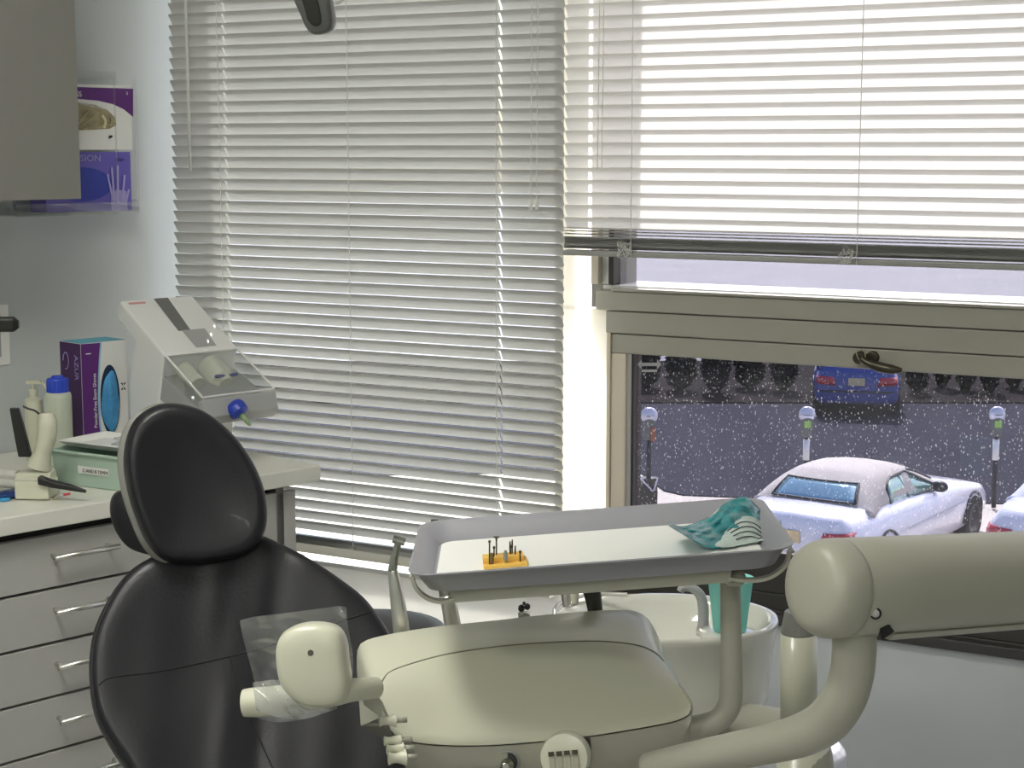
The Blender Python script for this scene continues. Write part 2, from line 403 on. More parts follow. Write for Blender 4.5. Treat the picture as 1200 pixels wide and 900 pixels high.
for px in (265, 414, 586):
    x = aty(px, 300, YBL).x
    bm = BM(); cyl(bm, Vector((x, YBL-.016, .665)), Vector((x, YBL-.016, 2.38)), .0009, n=6); obj('ladder_cord', bm, M_cord, bl)
    bm = BM(); cyl(bm, Vector((x, YBL-.017, .668)), Vector((x, YBL-.011, .668)), .005, n=12); obj('cord_button', bm, M_rail, bl)
bm = BM(); a = aty(223, 200, YBL-.03); cyl(bm, Vector((a.x, a.y, a.z)), Vector((a.x-.003, a.y, 2.36)), .0032, n=8); obj('tilt_wand', bm, M_cord, bl, smooth=True)
for dx in (0, 7):
    a = aty(622+dx, 236, YBL-.03); bm = BM(); cyl(bm, a, Vector((a.x+.003, a.y, 2.37)), .0008, n=6); lc = obj('lift_cord', bm, M_cord, bl)
    bm = BM(); lathe(bm, a-Z*.018, [(.0045, 0), (.0045, .008), (.002, .02)], 10); t = obj('tassel', bm, M_cord, bl)
# right blind
YBR = -.10
br = thing('venetian_blind', 'bright white venetian blind half raised over the right window', 'window blind', Vector((2.0, YBR, 1.38)))
XR0, XR1 = 1.083, 3.5
zs = aty(760, 270, YBR).z
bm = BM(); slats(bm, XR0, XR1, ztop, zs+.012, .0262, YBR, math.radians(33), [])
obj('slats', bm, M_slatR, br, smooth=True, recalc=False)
bm = BM()
zb = aty(760, 302, YBR).z
for k in range(12):
    z = zb+.0155+k*.0029+(k > 8)*.0035*(k-8); jy = random.uniform(-.0025, .0025)
    K = [-.5, -.25, 0, .25, .5]; rows = []
    for x in (XR0, XR1): rows.append([bm.verts.new((x, YBR+jy+c*.026, z+.0022*(1-4*c*c))) for c in K])
    for i in range(4): bm.faces.new([rows[0][i], rows[1][i], rows[1][i+1], rows[0][i+1]])
obj('stacked_slats', bm, M_slatL, br, smooth=True, recalc=False)  # same white slats as above; the grey colour stands in for their shade
bm = BM(); box(bm, Vector((XR0, YBR-.013, zb)), XR1-XR0, .026, .012); obj('bottom_rail', bm, M_rail, br, bevel=.003)
bm = BM(); box(bm, Vector((XR0-.002, YBR-.02, 2.38)), XR1-XR0, .04, .035); obj('headrail', bm, M_rail, br, bevel=.002)
for px in (744, 1010):
    x = aty(px, 200, YBR).x
    bm = BM(); cyl(bm, Vector((x, YBR-.017, zb)), Vector((x, YBR-.017, 2.38)), .0009, n=6); obj('ladder_cord', bm, M_cord, br)
    bm = BM()
    x = aty(736 if px == 744 else 997, 290, YBR).x
    for k in range(5):
        P = []; z = zb+.008
        for j in range(9):
            P.append(Vector((x+random.uniform(-.018, .018), YBR-.018-random.uniform(0, .006), z+random.uniform(-.008, .026))))
        stube(bm, P, .0006, 5, 6)
    obj('cord_tangle', bm, M_cord, br, smooth=True)
for dx in (0, 5):
    a = aty(700+dx, 200, YBR-.03); bm = BM(); cyl(bm, a, Vector((a.x+.006, a.y, 2.37)), .0009, n=6); obj('lift_cord', bm, M_cord, br)

# ================================================================== WALL CABINET, WALL FIXTURES
# wall cabinet: front plane, right end at px 92, bottom px 231
o_f = .36
pB = atw(96, 231, o_f); s1 = (pB-WC).dot(L); zbm = pB.z
wc = thing('wall_cabinet', 'grey wall cabinet hanging at the upper left above the counter', 'cabinet', LW(s1-.45, .0, zbm), LA)
bm = BM(); box(bm, LW(s1-.95, .0, zbm), .95, .335, .75, L, N); obj('cabinet_body', bm, M_wcab, wc, bevel=.001)
for k in range(2):
    bm = BM(); box(bm, LW(s1-.95+k*.476, .338, zbm-.004), .474, .020, .758, L, N); obj('door', bm, M_wcab, wc, bevel=.0015)
# clear glove-box rack on the left wall
rk = thing('glove_box_rack', 'clear acrylic rack on the left wall beside the grey wall cabinet', 'rack', atw(90, 252, 0), LA)
def wpt(px, py, o): return atw(px, py, o)
oF = .085
def sz(px, py, o):
    p = atw(px, py, o); return (p-WC).dot(L), p.z
sA, zA = sz(18, 250, oF); sB, zB = sz(163, 250, oF); _, zT = sz(158, 93, oF)
zA = min(zA, zB)
bm = BM(); t = .003
box(bm, LW(sA, .002, zA), sB-sA, t-.001, zT-zA+.02, L, N)
box(bm, LW(sA, t, zA), sB-sA, oF-t, t, L, N)
box(bm, LW(sA, oF, zA), sB-sA, t, .028, L, N)
box(bm, LW(sB-t, t, zA+t), t, oF-t, .03, L, N)
box(bm, LW(sA, t, zA+t), t, oF-t, .03, L, N)
box(bm, LW(sB-.006, oF+.001, zA+.028), .006, .003, zT-zA-.026, L, N)
sM, _ = sz(134, 150, oF); box(bm, LW(sM, oF+.001, zA+.028), .003, .003, zT-zA-.026, L, N)
obj('acrylic_rack', bm, M_acr, rk)
def sheet(name, pts, m, parent, th=.0008, **k):
    bm = BM(); ngon(bm, pts); return obj(name, bm, m, parent, solid=th, **k)
M_purple = mat('print_purple', srgb(88, 32, 112), .45)
M_purpled = mat('print_dark_purple', srgb(62, 22, 80), .45)
M_violet = mat('print_violet', srgb(98, 88, 178), .45)
M_blueoval = mat('print_blue', srgb(44, 58, 160), .5)
M_card = mat('box_card', srgb(222, 222, 218), .55)
M_photo = mat('print_hand_photo', srgb(150, 142, 112), .6, var=.5, vscale=60)
M_ink = mat('print_ink', srgb(50, 50, 56), .6)
M_lilac = mat('print_lilac', srgb(160, 152, 205), .5)
sBx0, _ = sz(40, 170, oF-.006); sBx1, zb1 = sz(156, 176, oF-.006); _, zt1 = sz(156, 101, oF-.006)
_, zb2 = sz(153, 247, oF-.006); sBl1, zt2 = sz(153, 177, oF-.006)
g1 = thing('glove_box', 'white glove box with purple arc and hands picture, upper one in the clear wall rack', 'glove box', LW((sBx0+sBx1)/2, .04, zb1), LA, 'glove boxes in the wall rack')
bm = BM(); box(bm, LW(sBx0, .006, zb1+.001), sBx1-sBx0, oF-.013, zt1-zb1, L, N); obj('carton', bm, M_card, g1, bevel=.001)
fo = oF-.0062
W = lambda px, py: atw(px, py, fo)
sheet('purple_print', [W(60, 101), W(156, 104), W(156, 137), W(145, 128), W(132, 122), W(115, 118), W(92, 116), W(60, 117)], M_purple, g1)
sheet('hand_picture', [W(60, 121), W(92, 120), W(112, 123), W(126, 129), W(135, 138), W(136, 147), W(128, 151), W(112, 152), W(60, 154)], M_photo, g1)
bm = BM(); M_pale = mat('print_glove_pale', srgb(212, 206, 170), .6)
for P_ in (((88, 147), (96, 138), (104, 130)), ((90, 151), (102, 143), (111, 136)), ((98, 152), (110, 146), (117, 141)), ((122, 150), (124, 142), (120, 135)), ((128, 149), (131, 142), (129, 136)), ((115, 150), (122, 147), (130, 146))):
    tube(bm, cr([atw(a_1, b_1, fo+.001) for a_1, b_1 in P_], 4), [.0045]*9, 8, flat=.15)
obj('hand_picture', bm, M_pale, g1)
text('SS', 'lettering', M_card, g1, atw(89, 113, fo+.0008), L, Z, .017)
text('Powder-Free Textured Exam Gloves', 'lettering', M_card, g1, atw(74, 118, fo+.0008), (L*.985-Z*.16).normalized(), Z, .0072)
text('S', 'lettering', M_card, g1, atw(148, 111, fo+.0008), L, Z, .010)
bm = BM(); cc = atw(130, 162, fo+.0008)
for k in range(5):
    a = math.radians(50+k*35); p = cc+(L*math.cos(a)+Z*math.sin(a))*.005
    ngon(bm, [cc, p+L*.002, p+Z*.003, p-L*.002])
obj('leaf_emblem', bm, M_ink, g1, solid=.0004)
g2 = thing('glove_box', 'violet glove box with blue oval and glove print, lower one in the clear wall rack', 'glove box', LW((sBx0+sBl1)/2, .04, zb2), LA, 'glove boxes in the wall rack')
sC0, _ = sz(54, 230, oF-.006)
bm = BM(); box(bm, LW(sC0, .006, zb2+.001), sBl1-sC0, oF-.013, zt2-zb2-.003, L, N); obj('carton', bm, M_violet, g2, bevel=.001)
el = [W(96+36*math.cos(a), 216-20*math.sin(a)+abs(0)) for a in [2*PI*k/28 for k in range(28)]]
sheet('blue_oval', el, M_blueoval, g2)
text('SION', 'lettering', M_lilac, g2, atw(94, 189, fo+.0008), L, Z, .021, xs=1.15)
text('PFSM', 'lettering', mat('print_deep_violet', srgb(58, 50, 120), .5), g2, atw(136, 189, fo+.0008), L, Z, .010)
bm = BM()
for (pa, pb, w_) in (((134, 238), (131, 196), 2.2), ((138, 238), (138, 194), 2.2), ((143, 238), (146, 205), 2), ((133, 236), (126, 204), 2), ((147, 240), (151, 222), 2)):
    a, b = atw(*pa, fo+.0009), atw(*pb, fo+.0009); tube(bm, [a, b], [.004, .003], 8, flat=.2)
ngon(bm, [atw(a, b, fo+.0012) for a, b in ((131, 247), (130, 232), (136, 222), (148, 224), (150, 247))])
obj('glove_print', bm, M_lilac, g2, smooth=False)
# socket plate
sk = thing('wall_socket', 'white socket plate on the left wall at the left edge', 'socket', atw(5, 425, 0), LA)
s0_, z0_ = sz(12, 427, .004); _, z1_ = sz(12, 356, .004)
bm = BM(); box(bm, LW(s0_-.085, 0.0005, z0_), .085, .006, z1_-z0_, L, N); obj('plate', bm, M_whitep, sk, bevel=.002)
bm = BM(); box(bm, LW(s0_-.06, .0066, z0_+.02), .036, .004, z1_-z0_-.04, L, N); obj('rocker', bm, M_greyp, sk, bevel=.001)
# black arm end at the left edge
ba = thing('wall_bracket', 'end of a black wall bracket bar reaching in at the left edge over the counter', 'bracket', LW(-1.25, .0, 1.26), LA)
bm = BM(); e = atd(22, 380, 3.15); s_, o_, z_ = (e-WC).dot(L), (e-WC).dot(N), e.z
d_ = (LW(s_-.75, .006, z_)-e).normalized(); a_, b_ = basis(d_)
pe = LW(s_-.75, .001, z_)
rings = [[e+d_*t+a_*(x*sc)+b_*(y*sc) for x, y in rrect(.020, .028, .006, 3)] for t, sc in ((0, .5), (.008, .95), (.012, 1), ((pe-e).length-.03, 1))]
loft(bm, rings); obj('bar', bm, M_black, ba, smooth=False)
bm = BM(); cyl(bm, pe+N*0, pe+N*.03, .05); obj('wall_mount', bm, M_black, ba, bevel=.003)

# ================================================================== COUNTER AND CABINETS
P0 = atz(0, 608, .9); P1 = atz(376, 545, .9)
oC = (P1-WC).dot(N); sC = (P1-WC).dot(L)
CT = .036
ct = BM(); box(ct, LW(sC-2.1, .004, .9-CT), 2.1, oC-.004, CT, L, N)
counter = tag(obj('countertop', ct, M_counter, bevel=.003, seg=3), 'white laminate countertop along the left wall', 'countertop')
oD = oC-.028
sEnd = (atz(366, 575, .864)-WC).dot(L)
dc = thing('drawer_cabinet', 'grey cabinet of wide drawers with bar handles under the white countertop', 'cabinet', LW(sC-1.0, .3, 0), LA)
# end panel edge and recess
bm = BM(); box(bm, LW(sEnd-.022, .01, 0), .022, oD-.010, .864, L, N); box(bm, LW(sEnd-2.0, .01, .08), 1.97, oD-.08, .764, L, N)
obj('carcass', bm, mat('cabinet_side', srgb(120, 119, 113), .5), dc, bevel=.001)
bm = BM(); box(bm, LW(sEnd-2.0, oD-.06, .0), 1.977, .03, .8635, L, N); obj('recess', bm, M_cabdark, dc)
# columns of drawers: edges found at px
def zat(px, py): return (atw(px, py, oD)).z
ysep = [632+5, 702, 768, 833, 898]
zl = [zat(0, y) for y in ysep]
pit = (zl[0]-zl[4])/4
sDoor0 = None
s_door_r = (atw(347, 650, oD)-WC).dot(L); s_split = s_door_r-.30
hs0 = (atw(55, 655, oD)-WC).dot(L); hs1 = (atw(131, 643, oD)-WC).dot(L)
hc = (hs0+hs1)/2; hl = (hs1-hs0)
def handle(parent, s, z, ln):
    bm = BM(); a, b = LW(s-ln/2, oD+.03, z), LW(s+ln/2, oD+.03, z)
    cyl(bm, a, b, .0055, n=12)
    for e in (.012, ln-.012): cyl(bm, LW(s-ln/2+e, oD-.001, z), LW(s-ln/2+e, oD+.03, z), .004, n=10)
    return obj('handle', bm, M_chrome, parent, smooth=True)
wD = 2*(s_split-hc)-.01
for k in range(8):
    zt = zl[0]-k*pit-.002; zb_ = zt-pit+.006
    if zb_ < .03: break
    bm = BM(); box(bm, LW(s_split-wD, oD-.018, zb_), wD-.003, .018, zt-zb_, L, N)
    d = obj('drawer', bm, M_cab, dc, bevel=.0012)
    handle(d, hc, atw(93, 649+k*64.0, oD+.03).z if k < 4 else zt-.05, hl)
bm = BM(); box(bm, LW(s_split+.001, oD-.018, .1), s_door_r-s_split, .018, atw(330, 577, oD).z-.1, L, N)
d = obj('door', bm, M_cab, dc, bevel=.0012)
bm = BM(); box(bm, LW(s_split-wD-1.0, oD-.018, .1), .99, .018, .72, L, N); obj('door', bm, M_cab, dc, bevel=.0012)

# ================================================================== THINGS ON THE COUNTER
# upright glove box
a0 = atz(74, 535, .9); a1 = atz(99, 540, .9); a2 = atz(152, 532, .9)
uS = (a0-a1); uS.z = 0; uF = (a2-a1); uF.z = 0
uF = uF.normalized()*max(.10, min(uF.length, .14)); uS = Vector((-uF.y, uF.x, 0)).normalized()*.085
if uS.dot(a0-a1) < 0: uS = -uS
gb = thing('glove_box', 'upright purple and white glove box with blue oval opening on the counter', 'glove box', a1+(uF+uS)/2)
hB = atp(96, 403, a1, (uF.cross(Z)).normalized()).z-.9
bm = BM(); hexa(bm, [a1, a1+uF, a1+uF+uS, a1+uS], [a1+Z*hB, a1+uF+Z*hB, a1+uF+uS+Z*hB, a1+uS+Z*hB]); obj('carton', bm, M_card, gb, bevel=.001)
nF = uF.cross(Z).normalized(); nF = nF if nF.dot(CAM-a1) > 0 else -nF
nS = -uS.normalized(); nS = -uF.normalized()
G = lambda px, py, e=.0006: atp(px, py, a1+nF*e, nF)
fx = uF.normalized(); 
def GF(u, v, e=.0006): return a1+uF*u+Z*(hB*v)+nF*e
cur = [(0.40, 1), (.36, .85), (.33, .7), (.31, .5), (.32, .3), (.36, .15), (.40, 0.002)]
sheet('purple_print', [GF(0.004, .002), GF(0.004, .998)]+[GF(u+.02, v*.996) for u, v in cur], M_purple, gb)
lb = [GF(u+.02, v, .0008) for u, v in cur]+[GF(u+.055, v, .0008) for u, v in cur[::-1]]
sheet('blue_stripe', lb, mat('print_light_blue', srgb(150, 195, 220), .5), gb)
def GS(u, v, e=.0006): return a1+uS*u+Z*(hB*v)-fx*e
sheet('purple_print', [GS(0.004, .002), GS(.996, .002), GS(.996, .998), GS(0.004, .998)], M_purpled, gb)
sheet('carton_top', [a1+Z*(hB+.0008)+uF*a+uS*b for a, b in ((.02, .02), (.98, .02), (.98, .98), (.02, .98))], mat('print_teal', srgb(90, 170, 190), .5), gb)
ov = [GF(.60+.215*math.cos(t), .50+.30*math.sin(t), .0012) for t in [2*PI*k/32 for k in range(32)]]
sheet('opening', ov, mat('opening_dark', srgb(14, 40, 70), .7), gb, .0006)
# crumpled blue gloves showing in the opening
def blob(bm, c, ax, ay, an, ra, rb, rn, nu=20, nv=14, rough=.25, seed=1):
    rnd = random.Random(seed); ph = [rnd.uniform(0, 6) for _ in range(8)]
    rings = []
    for i in range(1, nv):
        th = PI*i/nv; ring = []
        for k in range(nu):
            f_ = 2*PI*k/nu
            q = 1+rough*(.4*math.sin(3*f_+ph[0]+2*th)+.3*math.sin(5*f_+4*th+ph[1])+.3*math.sin(7*th+2*f_+ph[2]))
            ring.append(c+ax*(ra*q*math.sin(th)*math.cos(f_))+ay*(rb*q*math.sin(th)*math.sin(f_))+an*(rn*q*math.cos(th)))
        rings.append(ring)
    loft(bm, rings)
M_glove = mat('blue_nitrile', srgb(62, 140, 192), .5, bump=1.0, bscale=45, var=.35, vscale=30)
bm = BM(); blob(bm, GF(.60, .48, .0), fx, Z, nF, uF.length*.195, hB*.26, .012, 28, 22, rough=.13, seed=3); obj('gloves', bm, M_glove, gb, smooth=True)
text('AZUR', 'lettering', M_lilac, gb, GS(.30, .90, .001), -Z, -uS.normalized()*1, .022)
text('Powder-Free Exam Gloves', 'lettering', M_card, gb, GF(.30, .27, .0014), Z, -fx, .0115)
text('1', 'lettering', M_card, gb, GF(.10, .93, .001), -Z, fx, .02)
bm = BM()
cc = GF(.90, .60, .001)
for k in range(5):
    an = math.radians(60+k*60); p = cc+(fx*math.cos(an)+Z*math.sin(an))*.008
    ngon(bm, [cc+(p-cc)*.25, p+fx*.0025, p+(p-cc)*.3, p-fx*.0025])
obj('leaf_emblem', bm, M_ink, gb, solid=.0004)
bm = BM(); cc = GS(.72, .84, .001); uu = uS.normalized()
P = [cc+(uu*math.cos(t)*.011+Z*math.sin(t)*.019) for t in [k*2*PI/20*.8 for k in range(21)]]; tube(bm, P, .0011, 6)
obj('ring_emblem', bm, M_lilac, gb)

# ---- mixing machine
sm = -.36
pn_ = LW(sm, 0, 0)
def MP(px, py): return atp(px, py, pn_, L)
wM = .20
mx_ = thing('mixing_machine', 'white impression material mixing machine with clear cartridge bay on the counter', 'machine', LW(sm+.1, .3, .9), LA)
def prism(bm, pts, w0, w1, taper=0):
    hexa(bm, [p+L*w0 for p in pts], [p+L*w1 for p in pts])
body = [MP(152, 505), MP(151, 448), MP(158, 401), MP(137, 373), MP(140, 352), MP(193, 416), MP(190, 440), MP(186, 470), MP(190, 520)]
bz = .9006
body[0].z = bz; body[-1].z = bz
bm = BM(); prism(bm, body, 0, wM); obj('housing', bm, M_whitep, mx_, bevel=.006, seg=3)
# top panel: recessed grey strips on the slanted top
tA, tB = MP(140, 352), MP(193, 416); td = tB-tA; tn = L.cross(td).normalized(); tn = tn if tn.z > 0 else -tn
def TP(u, v, e=.001): return tA+td*u+L*(wM*v)+tn*e
sheet('grey_strip', [TP(.02, .45), TP(.02, .64), TP(.62, .58), TP(.62, .42)], M_dgreyp, mx_)
sheet('grey_display', [TP(.62, .47), TP(.62, .78), TP(.93, .74), TP(.93, .47)], M_greyp, mx_)
text('PENTA', 'marking', mat('print_red', srgb(190, 120, 110), .5), mx_, TP(.12, .06), L, -td.normalized()*-1*-1, .010) if False else None
sheet('red_marking', [TP(.06, .08), TP(.06, .30), TP(.09, .30), TP(.09, .08)], mat('print_red', srgb(200, 150, 145), .5), mx_)
# trough and clear hood
hA, hB_, hC, hD = MP(193, 417), MP(236, 466), MP(233, 481), MP(190, 440)
bm = BM(); prism(bm, [MP(190, 441), MP(232, 478), MP(236, 498), MP(226, 500), MP(187, 468)], 0.0, wM); obj('cartridge_trough', bm, M_greyp, mx_, bevel=.003)
bm = BM()
hood = [hA, hB_, hC, hD]
for w in (0, wM-.002):
    hexa(bm, [p+L*w for p in hood], [p+L*(w+.002) for p in hood])
hexa(bm, [hA+L*.002, hB_+L*.002, hB_+L*.002-Z*.002, hA+L*.002-Z*.002], [hA+L*(wM-.002), hB_+L*(wM-.002), hB_+L*(wM-.002)-Z*.002, hA+L*(wM-.002)-Z*.002])
obj('clear_hood', bm, M_acr, mx_)
bm = BM()
for w in (0, wM-.004): tube(bm, [hA+L*(w+.002)+tn*.001, hB_+L*(w+.002)+tn*.001], .0025, 6)
tube(bm, [hB_+L*.002, hB_+L*(wM-.002)], .0025, 6); tube(bm, [hA+L*.002, hA+L*(wM-.002)], .003, 6)
obj('hood_rim', bm, M_whitep, mx_)
dn = (hB_-hA).normalized(); mid = (hA+hD)/2
bm = BM(); prism(bm, [MP(232, 471), MP(237, 468), MP(241, 490), MP(236, 500)], .0, wM); 
obj('front_plate', bm, M_greyp, mx_, bevel=.003)
c0 = mid+L*.125+dn*.002-tn*.012
bm = BM(); cyl(bm, c0, c0+dn*.062, .030, .030); cyl(bm, c0+dn*.062, c0+dn*.075, .030, .018); obj('cartridge', bm, mat('cartridge_clear_white', srgb(222, 222, 205), .3), mx_, smooth=False, bevel=.002)
c1 = mid+L*.055+dn*.004-tn*.012
bm = BM(); cyl(bm, c1, c1+dn*.062, .019, .019); obj('cartridge', bm, MATS['cartridge_clear_white'], mx_, bevel=.002)
bm = BM(); cB = c0+dn*.066; cyl(bm, cB-L*.03+tn*.02, cB+L*.03+tn*.02, .004, n=8); obj('drive_rod', bm, mat('print_blue_line', srgb(70, 80, 150), .5), mx_)
cT = MP(238, 483)+L*(wM*.42)+N*.006; 
dcT = (cT-CAM).dot(F); tdir = (atd(289, 506, dcT-.02)-atd(272, 485, dcT)).normalized()
bm = BM(); lathe(bm, cT-tdir*.012, [(.018, 0), (.021, .004), (.023, .012), (.022, .026), (.012, .032)], 20, tdir); obj('mixing_tip_collar', bm, mat('collar_blue', srgb(36, 62, 170), .4), mx_, smooth=False, bevel=.001)
bm = BM(); cyl(bm, cT+tdir*.018, cT+tdir*.052, .0065, .0035, 12); obj('mixing_tip', bm, mat('tip_green', srgb(140, 165, 120), .4), mx_, smooth=True)

# ---- bottles
def scale_at(p): return FPX/((p-CAM).dot(F)*CP+(CAM.z-p.z)*SP)   # px per metre
def base_on(px, py, z=.9005): return atz(px, py, z)
bp = base_on(71, 546); k = 1/scale_at(bp)
bt = thing('squeeze_bottle', 'translucent white bottle with ribbed blue cap beside the purple glove box', 'bottle', bp)
bm = BM(); r = 15.5*k; hb = 86*k*1.02
lathe(bm, bp, [(r*.9, 0), (r, .004), (r, hb-.01), (r*.93, hb-.002), (r*.8, hb)], 28); obj('body', bm, mat('bottle_milky', srgb(190, 196, 178), .35), bt, smooth=False, bevel=.001)
bm = BM(); rc = 12.5*k; nn = 40
rings = []
for (rr, h) in ((rc, hb), (rc, hb+14*k), (rc*.9, hb+16*k), (rc*.55, hb+17*k), (rc*.5, hb+19*k)):
    rings.append([bp+Z*h+Vector((math.cos(2*PI*i/nn), math.sin(2*PI*i/nn), 0))*(rr*(1+.03*(i % 2))) for i in range(nn)])
loft(bm, rings); obj('cap', bm, mat('cap_blue', srgb(40, 70, 190), .4), bt)
bp = base_on(42, 540); k = 1/scale_at(bp)
pb = thing('pump_bottle', 'cream pump bottle standing left of the blue capped bottle', 'bottle', bp)
bm = BM(); hb = 76*k; r = 10.5*k
lathe(bm, bp, [(r*.9, 0), (r, .003), (r, hb*.8), (r*.95, hb*.95), (r*.5, hb)], 24); obj('body', bm, mat('bottle_cream', srgb(200, 200, 178), .4), pb, bevel=.001)
bm = BM(); lathe(bm, bp+Z*hb, [(5*k, 0), (5*k, 9*k), (2*k, 9*k), (2*k, 15*k)], 16)
q = bp+Z*(hb+15*k); hexa(bm, [q-R*7*k-F*.008, q+R*12*k-F*.008, q+R*12*k+F*.008, q-R*7*k+F*.008], [q-R*7*k-F*.008+Z*4*k, q+R*9*k-F*.008+Z*4*k, q+R*9*k+F*.008+Z*4*k, q-R*7*k+F*.008+Z*4*k])
tube(bm, [q+R*10*k+Z*1*k, q+R*14*k-Z*2*k, q+R*15*k-Z*6*k], [.004, .004, .003], 8)
obj('pump', bm, MATS['bottle_cream'], pb, bevel=.001)

# ---- green bin
b0 = atz(66, 566, .9005); b1 = atz(156, 578, .9005)
ub = (b1-b0).normalized(); vb = Vector((-ub.y, ub.x, 0)); lb_ = (b1-b0).length; wb_ = .15
hbz = atd(66, 529, (b0-CAM).dot(F)).z-.9
bn = thing('storage_bin', 'pale green translucent storage bin with white label behind the headrest', 'bin', b0+ub*lb_/2)
def bquad(z, e): return [b0-ub*e-vb*e+Z*z, b0+ub*(lb_+e)-vb*e+Z*z, b0+ub*(lb_+e)+vb*(wb_+e)+Z*z, b0-ub*e+vb*(wb_+e)+Z*z]
bm = BM(); loft(bm, [bquad(0, 0), bquad(hbz, .006), bquad(hbz, .012), bquad(hbz+.006, .012), bquad(hbz+.006, .004), bquad(.004, -.004)])
obj('bin_body', bm, mat('bin_green', srgb(168, 190, 174), .35), bn, bevel=.002)
lf = lambda u, v: b0+ub*(lb_*u)+Z*v-vb*(.0015+.006*v/hbz)
sheet('label', [lf(.32, hbz*.42), lf(.72, hbz*.42), lf(.72, hbz*.66), lf(.32, hbz*.66)], M_card, bn)
text('C AND B TEMPS', 'lettering', M_ink, bn, lf(.38, hbz*.48)-vb*.0014, ub, Z, .010)
# white lid tray lying on the bin
lt = thing('shallow_tray', 'white shallow tray lying on top of the green bin', 'tray', b0+ub*lb_/2+Z*(hbz+.0065))
def lq(z, e): return [p+vb*.012-ub*.012 for p in bquad(hbz+.0068+z, e)]
bm = BM(); loft(bm, [lq(0, -.02), lq(.012, -.005), lq(.014, -.005), lq(.014, -.012), lq(.003, -.024)]); obj('tray_shell', bm, M_whitep, lt, bevel=.0015)
bm = BM(); cbg = b0+ub*(lb_*.62)+vb*.10+Z*(hbz+.0175)
blob(bm, cbg, ub, vb, Z, .055, .035, .012, rough=.35, seed=5)
M_poly = glass('clear_polythene', (.9, .92, .94, 1), .16, rough=.12, haze=.25)
tag(obj('plastic_bag', bm, M_poly, smooth=True), 'crumpled clear plastic bag lying in the white shallow tray', 'bag')
for i, (u, v) in enumerate(((.60, .09), (.70, .10))):
    bm = BM(); blob(bm, b0+ub*(lb_*u)+vb*v+Z*(hbz+.034), ub, vb, Z, .010, .008, .006, rough=.4, seed=9+i)
    tag(obj('metal_part', bm, mat('dull_metal', srgb(110, 110, 100), .5, .6)), 'small dull metal piece on the clear bag in the white tray', 'metal piece', 'metal pieces on the clear bag')

# ---- dispensing gun
dg = 3.42
gn = thing('dispensing_gun', 'cream impression dispensing gun with black trigger at the left of the counter', 'dispenser gun', atz(40, 580, .9005), LA)
D = atd
kk = 1/scale_at(D(45, 540, dg))
bm = BM(); P = [D(54, 484, dg), D(56, 496, dg), D(55, 512, dg), D(50, 530, dg), D(45, 548, dg)]
stube(bm, P, [.013, .0195, .0190, .0175, .026], 16); obj('grip', bm, M_cream, gn, smooth=True)
bm = BM(); ux = (D(64, 555, dg-.03)-D(20, 545, dg+.02)); 
c = D(42, 556, dg); 
hexa(bm, [c+R*x*kk+F*y+Z*(-12*kk) for x, y in ((-24, .03), (-24, -.03), (22, -.03), (22, .03))], [c+R*x*kk+F*y+Z*(4*kk) for x, y in ((-20, .025), (-20, -.025), (20, -.025), (20, .025))])
obj('flange', bm, M_cream, gn, bevel=.004, seg=3)
bm = BM(); c = D(44, 569, dg-.02); zz = .902-c.z
hexa(bm, [c+R*x*kk+F*y+Z*zz for x, y in ((-26, .03), (-22, -.03), (18, -.035), (20, .03))], [c+R*x*kk+F*y+Z*(8*kk) for x, y in ((-26, .03), (-22, -.03), (18, -.035), (20, .03))])
obj('barrel_block', bm, M_cream, gn, bevel=.003)
bm = BM(); a, b = D(22, 566, dg+.0), D(-20, 556, dg+.03); a.z = max(a.z, .92); b.z = a.z+.002
for dz in (0, .018): cyl(bm, a+Z*(dz-.002), b+Z*(dz-.002), .011, n=14)
obj('cartridge_tube', bm, mat('tube_white', srgb(208, 208, 198), .4, var=.15, vscale=60), gn, smooth=False, bevel=.001)
bm = BM(); P = [D(17, 478, dg), D(22, 500, dg), D(30, 535, dg)]
rings = []
for p, w_, t_ in zip(P, (.009, .011, .013), (.006, .007, .008)):
    rings.append([p+R*x+F*y for x, y in ((-w_, -t_), (w_, -t_), (w_, t_), (-w_, t_))])
loft(bm, rings); obj('trigger', bm, M_black, gn, bevel=.002)
bm = BM(); stube(bm, [D(27, 476, dg), D(33, 479, dg), D(40, 481, dg), D(46, 485, dg)], .0022, 8); obj('release_lever', bm, M_black, gn, smooth=True)
bm = BM(); P = [D(46, 562, dg-.05), D(62, 567, dg-.055), D(82, 571, dg-.06), D(101, 576, dg-.07)]
rings = []
for p, w_ in zip(P, (.013, .011, .009, .0045)):
    p.z = max(p.z, .9015+w_*.62)
    rings.append([p+F*x+Z*y for x, y in ((-w_, -w_*.6), (w_, -w_*.6), (w_, w_*.6), (-w_, w_*.6))])
loft(bm, rings); obj('plunger_catch', bm, M_black, gn, bevel=.002)
